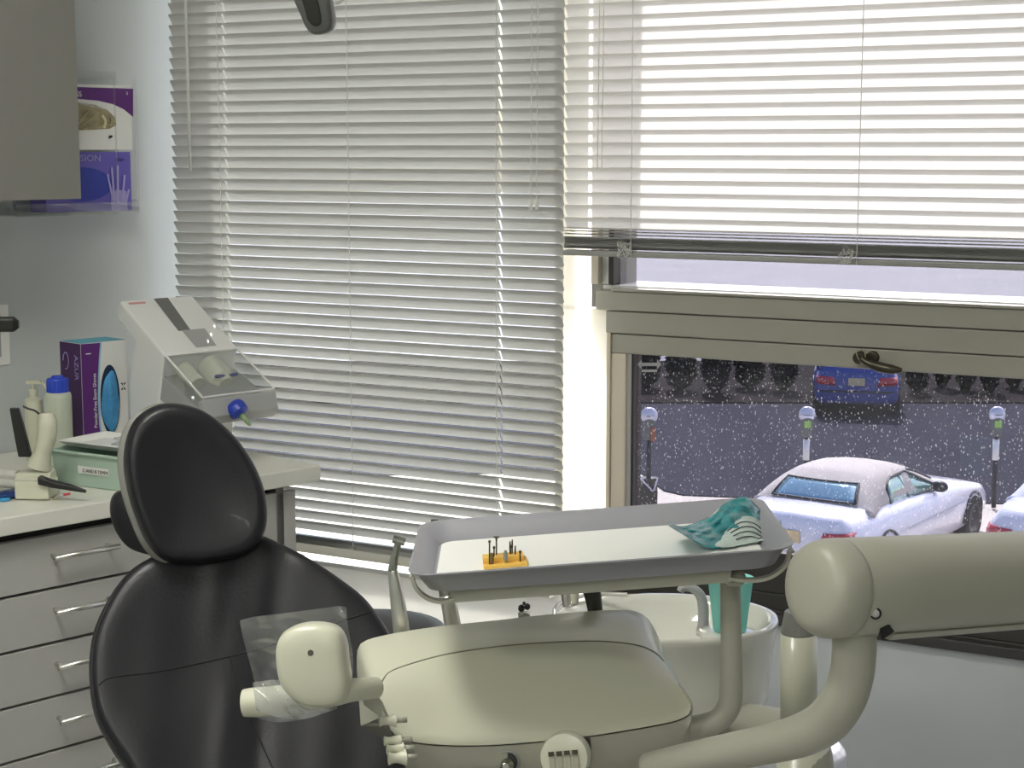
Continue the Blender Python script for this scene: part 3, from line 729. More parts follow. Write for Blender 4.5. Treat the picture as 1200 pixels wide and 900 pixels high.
# ---- organiser, packets, small things
oz = atz(8, 556, .9005)
og = thing('organiser_box', 'pale clear plastic organiser box at the left end of the counter', 'box', oz)
bm = BM(); c = LW((oz-WC).dot(L)-.01, (oz-WC).dot(N)-.30, .9005)
box(bm, c-L*.24, .24, .12, .10, L, N); obj('drawer_block', bm, mat('organiser_plastic', srgb(186, 188, 196), .25, trans=.3), og, bevel=.004)
bm = BM(); box(bm, c-L*.235+Z*.1005, .23, .11, .004, L, N); obj('lid', bm, M_greyp, og, bevel=.001)
bm = BM(); c = atz(14, 583, .9); blob(bm, c+Z*.008, L, N, Z, .055, .022, .0075, rough=.15, seed=2)
tag(obj('foil_packet', bm, mat('foil_blue', srgb(40, 66, 130), .35, .3, bump=.4, bscale=80), smooth=True), 'dark blue foil packet in front of the cream dispensing gun', 'packet')
bm = BM(); c = atz(5, 584+3, .9); lathe(bm, c+Z*.0005, [(.012, 0), (.013, .003), (.012, .006)], 20)
tag(obj('bottle_cap', bm, mat('cap_cyan', srgb(60, 150, 200), .4), bevel=.001), 'light blue cap lying at the left front of the counter', 'cap')
for i, (pa, pb_) in enumerate((((18, 578), (52, 583)), ((28, 577), (62, 584)))):
    bm = BM(); a, b = atz(*pa, .9022), atz(*pb_, .9022); cyl(bm, a, b, .0012, n=8)
    if i: tube(bm, [b, b+(b-a).normalized()*.012], [.0016, .0012], 8)
    tag(obj('wooden_stick', bm, mat('stick_yellow', srgb(216, 196, 110), .6), smooth=True), ('yellow wooden stick nearer the blue cap on the counter', 'yellow wooden stick nearer the red tipped brush on the counter')[i], 'stick')
br_ = thing('brush_tip', 'small white brush with red tip lying on the counter', 'brush', atz(78, 579, .9006))
bm = BM(); a, b = atz(60, 585, .902), atz(74, 580, .902); cyl(bm, a, b, .0014, n=8); obj('stem', bm, M_whitep, br_)
bm = BM(); b2 = atz(82, 578.5, .9025); cyl(bm, b, b2, .003, .0022, 10); obj('tip', bm, mat('tip_red', srgb(214, 90, 96), .5), br_)

# ================================================================== DENTAL CHAIR
nrm = (-F*math.cos(math.radians(14))+R*math.sin(math.radians(14)))
nC = (nrm*math.cos(math.radians(32))+Z*math.sin(math.radians(32))).normalized()
pC = atd(285, 800, 2.78)
ch = thing('dental_chair', 'black leather dental chair with reclined backrest in the left foreground', 'dental chair', Vector((pC.x, pC.y, 0))+N*.25)
out = [(178, 654), (150, 672), (127, 702), (109, 742), (104, 785), (110, 835), (128, 872), (150, 905), (185, 960), (240, 1010), (310, 1035), (390, 1015), (450, 960), (478, 890), (480, 820), (462, 755), (432, 708), (398, 680), (360, 655), (325, 636), (290, 626), (230, 630)]
pts = cr([atp(a, b, pC, nC) for a, b in out], 5, True)
T = .05
bm = BM(); cushion(bm, pts, nC, [(.86, -T*1.5), (.95, -T*1.25), (.99, -T*.8), (1, -.012), (.997, .006), (.985, .018), (.965, .025), (.93, .0275), (.90, .0275), (.87, .027), (.83, .0255), (.78, .023), (.73, .0205), (.68, .0183), (.62, .016), (.56, .014), (.5, .012), (.44, .0105), (.38, .009), (.32, .0076), (.26, .0067), (.2, .006), (.14, .0055), (.08, .005)])
cb0 = sum(pts, Vector())/len(pts); hx = nC.cross(Z).normalized(); hx = hx if hx.dot(R) > 0 else -hx; hy = nC.cross(hx).normalized(); hy = hy if hy.z > 0 else -hy
for v in bm.verts:
    q = v.co-cb0; x, y, n_ = q.dot(hx), q.dot(hy), (v.co-pC).dot(nC)
    if n_ > -.004:
        d_ = 0
        for x0, w0, y0, h0, A0 in ((-.02, .020, .22, .16, .005), (.09, .022, .20, .18, -.005), (.03, .018, -.10, .22, -.005), (-.03, .022, -.10, .2, .004), (.14, .03, -.1, .25, .004), (-.14, .04, .02, .3, .003)):
            d_ += A0*math.exp(-((x-x0-.15*(y-y0))/w0)**2)*math.exp(-((y-y0)/h0)**2)
        v.co += nC*d_
bk = obj('backrest', bm, M_leather, ch, smooth=True)
tr = bvh(bk)
def seam(name, pxs, rad, tree, m, parent, off=0):
    P = []
    for p in cr([Vector((a, b, 0)) for a, b in pxs], 6):
        h = onsurf(tree, p.x, p.y, off)
        if h is not None: P.append(h)
    bm = BM(); tube(bm, P, rad, 6); return obj(name, bm, m, parent, smooth=True)
seam('seam', [(116, 803), (126, 795), (150, 791), (185, 787), (230, 778), (290, 764), (340, 748), (400, 728), (438, 716)], .0016, tr, M_seam, ch)
seam('seam', [(270, 770), (278, 800), (290, 835), (306, 870), (322, 905)], .0015, tr, M_seam, ch)
seam('piping', [(147, 678), (128, 706), (112, 745), (108, 788), (114, 835), (131, 870), (152, 903)], .0018, tr, M_leather, ch)
# headrest
nH = ((-F*math.cos(math.radians(20))+R*math.sin(math.radians(20)))*math.cos(math.radians(12))+Z*math.sin(math.radians(12))).normalized()
pH = atd(228, 566, 2.86)
ho = [(200, 472), (172, 480), (153, 500), (145, 535), (149, 572), (160, 608), (175, 640), (196, 658), (230, 661), (268, 656), (297, 644), (312, 618), (311, 580), (297, 543), (272, 508), (238, 481)]
hp = cr([atp(a, b, pH, nH) for a, b in ho], 6, True)
bm = BM(); cushion(bm, hp, nH, [(.80, -.032), (.93, -.028), (.99, -.016), (1, -.004), (.985, .010), (.95, .020), (.90, .0245), (.82, .024), (.7, .018), (.5, .011), (.3, .007), (.1, .005)])
hr = obj('headrest', bm, M_leather, ch, smooth=True)
hp2 = [p-R*.0065-Z*.001 for p in hp]
bm = BM(); cushion(bm, hp2, nH, [(.70, -.052), (.92, -.045), (1.005, -.034), (1.012, -.026), (1.0, -.018), (.9, -.017)]); obj('headrest_shell', bm, M_shell, ch, smooth=True)
bp_ = cr([atd(a, b, 3.0) for a, b in ((129, 600), (134, 582), (150, 578), (178, 590), (200, 620), (200, 650), (178, 650), (152, 642), (136, 624))], 5, True)
nB = (-F+R*.3).normalized()
bm = BM(); cushion(bm, bp_, nB, [(.8, -.05), (.97, -.035), (1, -.01), (.97, .012), (.7, .02), (.3, .022)]); obj('headrest_pad', bm, M_leather, ch, smooth=True)
bm = BM(); a = atp(230, 630, pH, nH)-nH*.05; b = atp(235, 690, pC, nC)-nC*.07
cyl(bm, a, b, .02); obj('headrest_stem', bm, M_shell, ch, smooth=True)
tr2 = bvh(hr)
seam('seam', [(157, 500), (151, 530), (155, 572), (168, 612), (184, 640), (205, 655)], .0012, tr2, M_seam, ch)
# seat and base (under the frame)
fd = nrm.copy()
low = atp(300, 1035, pC, nC); low.z = .5
sc_ = Vector((low.x, low.y, .42))+fd*.28
bm = BM(); ps = [sc_+fd*y+fd.cross(Z)*x for x, y in rrect(.46, .62, .12, 5)]
cushion(bm, ps, Z, [(.9, -.05), (1, -.03), (1, .0), (.97, .03), (.8, .04), (.4, .03)]); obj('seat', bm, M_leather, ch, smooth=True)
bm = BM(); ps = [sc_-Z*.05+fd*y+fd.cross(Z)*x for x, y in rrect(.3, .42, .08, 5)]
cushion(bm, ps, Z, [(1.1, -.368), (1.1, -.33), (.55, -.30), (.5, -.1), (.9, -.03), (.9, 0)]); obj('base', bm, M_cream2, ch, smooth=False, bevel=.004)
bm = BM(); a = pC-nC*.10-Z*.15; stube(bm, [pC-nC*.072, pC-nC*.10-Z*.12, sc_-Z*.08], [.05, .05, .05], 12); obj('backrest_bracket', bm, M_shell, ch, smooth=True)

# ---- stool
st = thing('operator_stool', 'dark grey round stool seat glimpsed behind the chair and chrome handpiece', 'stool', Vector((0, 0, 0)))
cs = atz(435, 738, .60); st.location = (cs.x, cs.y, 0); MW[st.name] = Mx(Vector((cs.x, cs.y, 0)))
bm = BM(); lathe(bm, Vector((cs.x, cs.y, .56)), [(.10, -.01), (.155, -.008), (.168, .008), (.168, .025), (.155, .043), (.12, .052), (.05, .055)], 36); obj('seat', bm, M_stool, st, smooth=True)
bm = BM(); cyl(bm, Vector((cs.x, cs.y, .09)), Vector((cs.x, cs.y, .555)), .025); obj('gas_column', bm, M_chrome, st, smooth=True)
for k in range(5):
    a = 2*PI*k/5+.3; e = Vector((cs.x+.22*math.cos(a), cs.y+.22*math.sin(a), .06))
    bm = BM(); tube(bm, [Vector((cs.x, cs.y, .10)), e], [.022, .014], 10); lg = obj('leg', bm, M_black, st, smooth=True)
    bm = BM(); t_ = Vector((-math.sin(a), math.cos(a), 0)); cyl(bm, e-Z*.033-t_*.01, e-Z*.033+t_*.01, .026, n=16); obj('caster', bm, M_black, lg)

# ================================================================== DELIVERY UNIT
du = thing('delivery_unit', 'cream dental delivery unit on a curved arm in the right foreground', 'dental unit', C3(.0, 2.2, .8), YAW)
def dd(px): return .0004*(px-600)
def interp(c, n):
    P = [Vector((a, b, 0)) for a, b in c]
    ln = [0]
    for a, b in zip(P, P[1:]): ln.append(ln[-1]+(b-a).length)
    Q = cr(P, 12); out = []
    l2 = [0]
    for a, b in zip(Q, Q[1:]): l2.append(l2[-1]+(b-a).length)
    for i in range(n):
        t = l2[-1]*i/(n-1); k = 0
        while k < len(l2)-2 and l2[k+1] < t: k += 1
        f_ = (t-l2[k])/max(1e-9, l2[k+1]-l2[k]); out.append(Q[k].lerp(Q[k+1], min(1, f_)))
    return out
NB = 48
cB = interp([(418, 770), (421, 756), (436, 748), (470, 741), (520, 734), (580, 728), (640, 721), (700, 716), (735, 715), (755, 721), (766, 736), (774, 756)], NB)
cG = interp([(436, 812), (441, 797), (460, 784), (500, 771), (550, 761), (600, 755), (660, 751), (710, 751), (745, 755), (765, 763), (775, 771), (780, 779)], NB)
cS = interp([(452, 838), (458, 856), (478, 868), (520, 873), (575, 873), (640, 868), (700, 861), (750, 853), (790, 845), (806, 838), (812, 830), (811, 822)], NB)
base = 2.10
def rowpx(curve, dep): return [atd(p.x, p.y, base+dep+dd(p.x)) for p in curve]
def mix(c1, c2, t): return [a.lerp(b, t) for a, b in zip(c1, c2)]
rowsB = rowpx(cB, .26)
cen = sum(rowsB, Vector())/len(rowsB)
rows = []
rows.append([p-Z*.10+(cen-p)*.02 for p in rowsB])
rows.append([p-Z*.02 for p in rowsB])
rows.append(rowsB)
rows.append([p+Z*.004 for p in rowpx(mix(cB, cG, .08), .245)])
rows.append(rowpx(mix(cB, cG, .5), .20))
rows.append(rowpx(mix(cB, cG, .93), .148))
rows.append([p-Z*.0025 for p in rowpx(cG, .14)])
rows.append(rowpx(mix(cG, cS, .05), .133))
rows.append([p for p in rowpx(mix(cG, cS, .25), .105)])
rows.append(rowpx(mix(cG, cS, .5), .066))
rows.append(rowpx(mix(cG, cS, .72), .034))
rows.append(rowpx(mix(cG, cS, .88), .010))
rows.append(rowpx(mix(cG, cS, .96), .002))
rows.append(rowpx(cS, .001))
bm = BM(); V = loft(bm, rows, closed=False)
# close ends and bottom
for e in (0, -1):
    bm.faces.new([r[e] for r in V])
bm.faces.new([v for v in V[0]]+[v for v in V[-1][::-1]])
hd = obj('lid', bm, M_cream, du, smooth=True)
md = hd.modifiers.new('es', 'EDGE_SPLIT'); md.split_angle = math.radians(50)
trH = bvh(hd)
seam('groove', [(447, 800), (455, 789), (475, 780), (520, 767.5), (570, 759.5), (620, 754.5), (680, 751.5), (720, 752.5), (750, 757), (768, 765), (777, 774)], .0011, trH, mat('groove_shadow_line', srgb(120, 120, 100), .6), du)
# base body under the seam
S2 = [Vector((p.x, p.y+1.5, 0)) for p in cS]
Sb = interp([(458, 850), (464, 880), (484, 905), (525, 912), (580, 914), (640, 912), (700, 909), (745, 905), (780, 897), (800, 880), (808, 862), (808, 845)], NB)
r0 = rowpx(S2, .006); r1 = rowpx(S2, .0045); r2 = rowpx(mix(S2, Sb, .5), .000); r3 = rowpx(mix(S2, Sb, .85), .008); r4 = rowpx(Sb, .03)
# the back of the base
bb0 = [p-Z*.095+(cen-p)*.03 for p in rowsB]
bm = BM(); V = loft(bm, [r0, r1, r2, r3, r4], closed=False)
Vb = [bm.verts.new(p) for p in bb0]; Vb2 = [bm.verts.new(Vector((p.x, p.y, r4[NB//2].z+.02))) for p in bb0]
bm.faces.new(V[0]+Vb[::-1])
for i in range(NB-1):
    bm.faces.new([Vb[i], Vb[i+1], Vb2[i+1], Vb2[i]])
bm.faces.new(V[-1]+Vb2[::-1])
for e in (0, -1): bm.faces.new([r[e] for r in V]+[Vb2[e], Vb[e]])
bs = obj('lower_body', bm, M_cream2, du, smooth=True); md = bs.modifiers.new('es', 'EDGE_SPLIT'); md.split_angle = math.radians(45)
# round vent disc with four slots
fdn = -F*math.cos(.2)+Z*math.sin(.25); fdn = (fdn+R*-.15).normalized()
fa = R*1.0+F*.36; fa = (fa-fdn*fa.dot(fdn)).normalized(); fb = fdn.cross(fa).normalized(); fb = fb if fb.z > 0 else -fb
c = atd(661, 884, base+.0)+(-F)*.012
kp = 1/scale_at(c)
bm = BM(); lathe(bm, c-fdn*.03, [(29*kp, 0), (29*kp, .028), (27.5*kp, .0335), (20*kp, .0355), (8*kp, .0362)], 40, fdn); dsc = obj('holder_disc', bm, M_cream, du, smooth=True); 
md = dsc.modifiers.new('es', 'EDGE_SPLIT'); md.split_angle = math.radians(50)
for k_ in range(4):
    bm = BM(); q = c+fa*((-14+k_*9.3)*kp)+fb*(6*kp)+fdn*.0085
    hexa(bm, [q-fa*3.4*kp-fb*2.6*kp, q+fa*3.4*kp-fb*2.6*kp, q+fa*3.4*kp+fb*2.6*kp, q-fa*3.4*kp+fb*2.6*kp], [q+fdn*.0014-fa*3.4*kp-fb*2.6*kp, q+fdn*.0014+fa*3.4*kp-fb*2.6*kp, q+fdn*.0014+fa*3.4*kp+fb*2.6*kp, q+fdn*.0014-fa*3.4*kp+fb*2.6*kp])
    obj('slot', bm, mat('slot_dark_brown', srgb(58, 52, 34), .6), dsc)
    bm = BM(); q = c+fa*((-14+k_*9.3)*kp)-fb*(10*kp)+fdn*.0078
    hexa(bm, [q-fa*3.2*kp-fb*12*kp, q+fa*3.2*kp-fb*12*kp, q+fa*3.2*kp+fb*12*kp, q-fa*3.2*kp+fb*12*kp], [q+fdn*.0009-fa*3.2*kp-fb*12*kp, q+fdn*.0009+fa*3.2*kp-fb*12*kp, q+fdn*.0009+fa*3.2*kp+fb*12*kp, q+fdn*.0009-fa*3.2*kp+fb*12*kp])
    obj('finger_groove', bm, mat('groove_beige', srgb(168, 166, 146), .5), dsc)
for sgn in (-1, 1):
    bm = BM(); q = atd(661+sgn*27, 872-sgn*2, base+.003+dd(661)); hexa(bm, [q+fa*a*kp+fb*b*kp-fdn*.004 for a, b in ((-4, -8), (4, -8), (4, 6), (-4, 6))], [q+fa*a*kp+fb*b*kp+fdn*.006 for a, b in ((-4, -8), (4, -8), (4, 6), (-4, 6))]); obj('disc_notch', bm, M_black, du)
# round socket with chrome fitting
c = atd(595, 893, base)+(-F)*.003
bm = BM(); lathe(bm, c-fdn*.02, [(14*kp, 0), (14*kp, .022), (13*kp, .024), (12.5*kp, .022), (11.5*kp, .018)], 28, fdn); sk_ = obj('socket_ring', bm, M_greyp, du, smooth=False)
bm = BM(); lathe(bm, c-fdn*.015, [(11.5*kp, 0), (11.5*kp, .0145)], 24, fdn); obj('socket_recess', bm, M_black, du)
bm = BM(); lathe(bm, c-fdn*.01-fb*2*kp, [(8*kp, 0), (8*kp, .018), (5*kp, .026), (4*kp, .03)], 16, fdn); obj('socket_fitting', bm, M_steel, du, bevel=.0006)
# screw on the right end and small dark button
bm = BM(); c = atd(797, 886, base+.09); lathe(bm, c-fdn*.004, [(4*kp, 0), (4*kp, .006)], 12, (fdn+R*.6).normalized()); obj('screw', bm, mat('screw_dark', srgb(80, 80, 68), .5), du)
# holders on the left flank
def holder(px, py, d, ln, r, name='instrument_holder'):
    p = atd(px, py, d); ax = (-R*.97+Z*.02-F*.24).normalized(); k_ = 1/scale_at(p)
    bm = BM(); lathe(bm, p, [(r*.9*k_, 0), (r*1.25*k_, .0006), (r*1.0*k_, ln*.2*k_), (r*.72*k_, ln*.55*k_), (r*.74*k_, ln*.78*k_), (r*.98*k_, ln*k_), (r*.7*k_, ln*1.01*k_)], 20, ax)
    h = obj(name, bm, M_cream, du, smooth=True); md = h.modifiers.new('es', 'EDGE_SPLIT'); md.split_angle = math.radians(50)
    bm = BM(); cyl(bm, p+ax*.002, p-ax*13*k_, 3.6*k_, n=12); obj('holder_stem', bm, M_cream2, h, smooth=True)
holder(464, 844, 2.03, 20, 6.8); holder(470, 867, 2.025, 20, 6); holder(473, 877, 2.02, 20, 6.5); holder(476, 887.5, 2.01, 21, 8)
# side bracket plate at the left flank
bm = BM(); P = [(437, 808), (448, 822), (460, 850), (470, 872), (462, 862), (446, 840), (426, 826), (424, 812)]
hexa(bm, [atd(a, b, 2.07) for a, b in P], [atd(a, b, 2.10) for a, b in P]); obj('flank_plate', bm, M_cream2, du, bevel=.002)
# handle: knob head, arm and cross bar
kpn = 1/scale_at(atd(365, 780, 1.98))
nK = (-F*1+Z*.18-R*.05).normalized(); pK = atd(365, 780, 1.98)
ko = [(323, 772), (324, 755), (333, 740), (352, 732), (375, 731), (394, 737), (403, 752), (406, 775), (409, 800), (404, 820), (385, 829), (355, 826), (335, 812), (326, 795)]
kp_ = cr([atp(a, b, pK, nK) for a, b in ko], 5, True)
bm = BM(); cushion(bm, kp_, nK, [(.7, -.05), (.92, -.044), (1, -.028), (1, -.006), (.97, .004), (.90, .010), (.75, .0125), (.5, .014), (.2, .0145)]); kb = obj('handle_head', bm, M_cream, du, smooth=True)
tk = bvh(kb); c = onsurf(tk, 364, 765)
bm = BM(); cyl(bm, c-nK*.001, c+nK*.0006, .0036, n=14); obj('screw_hole', bm, mat('screw_dark', srgb(80, 80, 68), .5), kb)
bm = BM(); stube(bm, [atd(350, 818, 1.995), atd(380, 816, 1.995), atd(410, 809, 2.0), (atd(440, 806, 2.035))], [13*kpn, 15*kpn, 14*kpn, 13*kpn], 16); obj('handle_arm', bm, M_cream, du, smooth=True)
bm = BM(); stube(bm, [atd(286, 824, 2.03), atd(300, 823, 2.028), atd(335, 821, 2.02), atd(380, 816, 2.01)], [16.5*kpn, 18*kpn, 19*kpn, 15*kpn], 18); obj('handle_grip', bm, M_cream, du, smooth=True)

# ---- big horizontal arm, elbow, pole and tray bracket
DA = 1.93
p0 = atd(995, 688, DA); p1 = atd(1205, 676, DA+.15); ax = (p1-p0).normalized(); p1 = p0+ax*1.25
a_, b_ = basis(ax); rA = 58/scale_at(p0)
def arm_ring(c, s, sx=1): return [c+a_*(math.cos(t)*rA*s*sx)+b_*(math.sin(t)*rA*s) for t in [2*PI*k_/40 for k_ in range(40)]]
bm = BM(); loft(bm, [arm_ring(p0+ax*t, s) for t, s in ((-.014, .985), (-.012, 1), (.06, 1), (1.25, 1.0))]); obj('support_arm', bm, M_cream2, du, smooth=True).modifiers.new('es', 'EDGE_SPLIT').split_angle = .6
bm = BM(); loft(bm, [arm_ring(p0+ax*(-t), s) for t, s in ((.062, .12), (.0615, .45), (.0595, .70), (.054, .87), (.044, .96), (.032, 1), (.022, 1.005), (.0155, 1.005), (.0145, .985))]); obj('end_cap', bm, M_cream2, du, smooth=True)
trA = None
ox = obj('arm_skirt', (lambda b: (hexa(b, [p0+ax*.05+a_*x-b_*(rA*.9)*(1 if b_.z > 0 else -1)+Z*y for x, y in ((-.03, 0), (.03, 0), (.022, -.010), (-.022, -.010))], [p0+ax*1.2+a_*x-b_*(rA*.9)*(1 if b_.z > 0 else -1)+Z*y for x, y in ((-.03, 0), (.03, 0), (.022, -.008), (-.022, -.008))]), b)[1])(BM()), M_cream2, du, bevel=.004)
trA = bvh(bpy.data.objects['support_arm']); c = onsurf(trA, 1026, 719, .003); nn_ = (CAM-c).normalized()
bm = BM(); lathe(bm, c-nn_*.01, [(.0068, 0), (.0068, .0085), (.0055, .0095), (.005, .0085)], 20, nn_); so = obj('set_screw', bm, M_black, du)
bm = BM(); lathe(bm, c-nn_*.004, [(.0045, 0), (.0045, .004), (.002, .0045)], 14, nn_); obj('screw_head', bm, M_greyp, so)
el = [(1001, 726), (1001, 760), (998, 790), (988, 820), (968, 846), (938, 862), (895, 873), (845, 883), (800, 893), (760, 902)]
eld = [DA+.01, DA+.01, DA+.015, DA+.02, DA+.04, DA+.06, DA+.09, DA+.13, DA+.17, DA+.20]
ks = 1/scale_at(atd(1000, 800, DA))
bm = BM(); stube(bm, [atd(a, b, d) for (a, b), d in zip(el, eld)], [26*ks, 26*ks, 26*ks, 26.5*ks, 27*ks, 26*ks, 24*ks, 23*ks, 23*ks, 22*ks], 28); obj('elbow_tube', bm, M_cream2, du, smooth=True)
bm = BM(); c = atd(1034, 738, DA-.03); hexa(bm, [c+R*a*ks+Z*b*ks for a, b in ((-4, 6), (8, 6), (14, -2), (0, -12))], [c+F*.02+R*a*ks+Z*b*ks for a, b in ((-4, 6), (8, 6), (14, -2), (0, -12))]); obj('cable_clip', bm, M_black, du)
DPo = 2.22
kq = 1/scale_at(atd(856, 760, DPo))
pl = [(855, 668), (856, 700), (857, 760), (857, 800), (855, 825), (843, 843), (820, 851), (790, 855)]
bm = BM(); stube(bm, [atd(a, b, DPo) for a, b in pl], [11.5*kq, 12*kq, 12.5*kq, 13.5*kq, 14*kq, 14*kq, 14*kq, 14*kq], 20); obj('tray_pole', bm, M_cream2, du, smooth=True)

# ================================================================== TRAY
zT_ = 1.072
rim = [(481, 668), (480, 655), (483, 630), (490, 616), (505, 611), (600, 604), (720, 594), (830, 586), (885, 583), (905, 592), (918, 612), (926, 632), (922, 640), (905, 645), (873, 648), (740, 659), (613, 669), (544, 675), (500, 676)]
TAU = math.radians(4.3)
uT = (R*math.cos(TAU)+Z*math.sin(TAU)).normalized(); vT = F.copy(); nT = uT.cross(vT).normalized()
pT0 = atz(481, 672, zT_)
def att(px, py, h=0): return atp(px, py, pT0+nT*h, nT)
A_, B_, C_, D_ = att(477, 674), att(492, 611), att(898, 580), att(928, 643)
u0 = min((A_-pT0).dot(uT), (B_-pT0).dot(uT)); u1 = ((C_-pT0).dot(uT)+(D_-pT0).dot(uT))/2
v0 = ((A_-pT0).dot(vT)+(D_-pT0).dot(vT))/2; v1 = ((B_-pT0).dot(vT)+(C_-pT0).dot(vT))/2
lenT = u1-u0; wT = v1-v0
cTr = pT0+uT*((u0+u1)/2)+vT*((v0+v1)/2); TRZ = YAW
tyb = -.030
ty = thing('instrument_tray', 'long grey plastic instrument tray with raised rim above the delivery unit', 'tray', cTr+nT*tyb, TRZ)
def tring(w, l, r, z): return [cTr+uT*x+vT*y+nT*z for x, y in rrect(l, w, r, 7)]
bm = BM(); loft(bm, [tring(wT-.05, lenT-.05, .030, tyb), tring(wT-.044, lenT-.044, .032, tyb+.001), tring(wT-.018, lenT-.018, .034, 0.0-.006), tring(wT-.002, lenT-.002, .036, 0.0-.003), tring(wT, lenT, .036, 0.0-.001), tring(wT-.006, lenT-.006, .035, 0.0), tring(wT-.022, lenT-.022, .032, 0.0-.004), tring(wT-.050, lenT-.050, .028, tyb+.006), tring(wT-.054, lenT-.054, .028, tyb+.003)])
obj('tray_body', bm, M_tray, ty, smooth=True).modifiers.new('es', 'EDGE_SPLIT').split_angle = .7
bm = BM(); loft(bm, [tring(wT-.062, lenT-.062, .02, tyb+.0035), tring(wT-.062, lenT-.062, .02, tyb+.0042)])
tag(obj('tray_paper', bm, M_paper), 'white paper sheet lining the bottom of the long grey tray', 'paper')
# bracket under the tray
def strip(bm, pts, w, h):
    rings = []
    for i, p in enumerate(pts):
        t = (pts[min(i+1, len(pts)-1)]-pts[max(i-1, 0)]).normalized(); s = Vector((-t.y, t.x, 0)).normalized(); u = s.cross(t); u = u if u.z > 0 else -u
        rings.append([p-s*w-u*h, p+s*w-u*h, p+s*w+u*h, p-s*w+u*h])
    loft(bm, rings)
zk = tyb-.0105
def TT(x, y, z): return cTr+uT*x+vT*y+nT*z
hl_, hw_ = lenT/2, wT/2
bm = BM()
strip(bm, [TT(-hl_+.05, -hw_+.045, zk), TT(hl_-.08, -hw_+.045, zk)], .004, .0095)
strip(bm, [TT(-hl_+.05, hw_-.045, zk), TT(hl_-.08, hw_-.045, zk)], .004, .0095)
strip(bm, [TT(-hl_+.052, -hw_+.05, zk), TT(-hl_+.052, hw_-.05, zk)], .004, .0095)
strip(bm, [TT(hl_-.082, -hw_+.05, zk), TT(hl_-.082, hw_-.05, zk)], .004, .0095)
obj('bracket_frame', bm, M_cream2, du, bevel=.002)
for sy in (-1, 1):
    y_ = sy*(hw_-.045)
    bm = BM(); strip(bm, cr([TT(-hl_+.056, y_, zk-.004), TT(-hl_+.040, y_, zk-.007), TT(-hl_+.022, y_, zk-.002), TT(-hl_+.008, y_, zk+.012), TT(-hl_+.004, y_, zk+.027)], 3), .006, .0022); obj('bracket_hook', bm, M_cream2, du)
    bm = BM(); strip(bm, cr([TT(hl_-.084, y_, zk-.004), TT(hl_-.055, y_, zk-.009), TT(hl_-.030, y_, zk-.006), TT(hl_-.010, y_, zk+.008), TT(hl_-.004, y_, zk+.026)], 3), .006, .0022); obj('bracket_hook', bm, M_cream2, du)
for x_, z_ in ((-hl_+.002, .026), (hl_, .024)):
    bm = BM(); strip(bm, [TT(x_, -hw_+.045, zk+z_), TT(x_, hw_-.045, zk+z_)], .002, .002); obj('bracket_lip', bm, M_cream2, du)
# link from pole to bracket
bm = BM(); pp = atd(855, 674, DPo); q_ = TT((pp-cTr).dot(uT), -hw_+.045, zk-.006)
tube(bm, [pp-Z*.004, q_+vT*.004], .011, 12); obj('bracket_link', bm, M_cream2, du, smooth=True)

# ---- bur block with burs
zS = tyb+.0043
bA = att(567, 668, zS); bB = att(619, 663.5, zS); ubk = (bB-bA); lk = ubk.length; ubk.normalize(); vbk = nT.cross(ubk).normalized(); dk = .036
M_yel = mat('bur_block_yellow', srgb(242, 196, 92), .45, var=.05)
hbk = .013
bb = thing('bur_block', 'yellow bur block standing on the white paper of the tray', 'bur holder', bA+ubk*(lk/2)+vbk*(dk/2))
bm = BM(); box(bm, bA, lk, dk, hbk*.45, ubk, vbk, nT); obj('block_base', bm, M_yel, bb, bevel=.0012)
bm = BM(); box(bm, bA+vbk*.010+nT*(hbk*.45), lk*.93, dk-.011, hbk*.55, ubk, vbk, nT); obj('block_step', bm, M_yel, bb, bevel=.0012)
M_bur = mat('bur_steel', srgb(70, 62, 50), .35, .7); M_burg = mat('bur_stone', srgb(140, 145, 132), .7)
specs = [(576, 633, .2, 'ball', 'small round-head'), (582, 640, .35, 'ball', 'short'), (578.5, 648, -.1, 'stone_b', 'brown barrel-head'), (585, 629, .8, 'disc', 'tall wheel-head'), (594, 645, -.1, 'stone', 'grey stone-head'),
         (600.5, 634, .75, 'pin', 'thin'), (603, 632, .8, 'pin', 'thin'), (601, 641, .6, 'ball', 'short'), (606, 640, .35, 'pin', 'slim'), (610.5, 645, .1, 'ball', 'rightmost round-head')]
lbls = ['round headed bur at the left front of the yellow bur block', 'short bur just right of the leftmost bur in the yellow block', 'brown barrel headed bur at the front left of the yellow block',
        'tallest bur with a wheel head at the back of the yellow block', 'grey stone headed bur at the front middle of the yellow block', 'thin pin bur, left one of the close pair at the back of the yellow block',
        'thin pin bur, right one of the close pair at the back of the yellow block', 'short round bur in front of the close pair of pin burs', 'slim pin bur second from the right end of the yellow block', 'round headed bur at the right end of the yellow block']
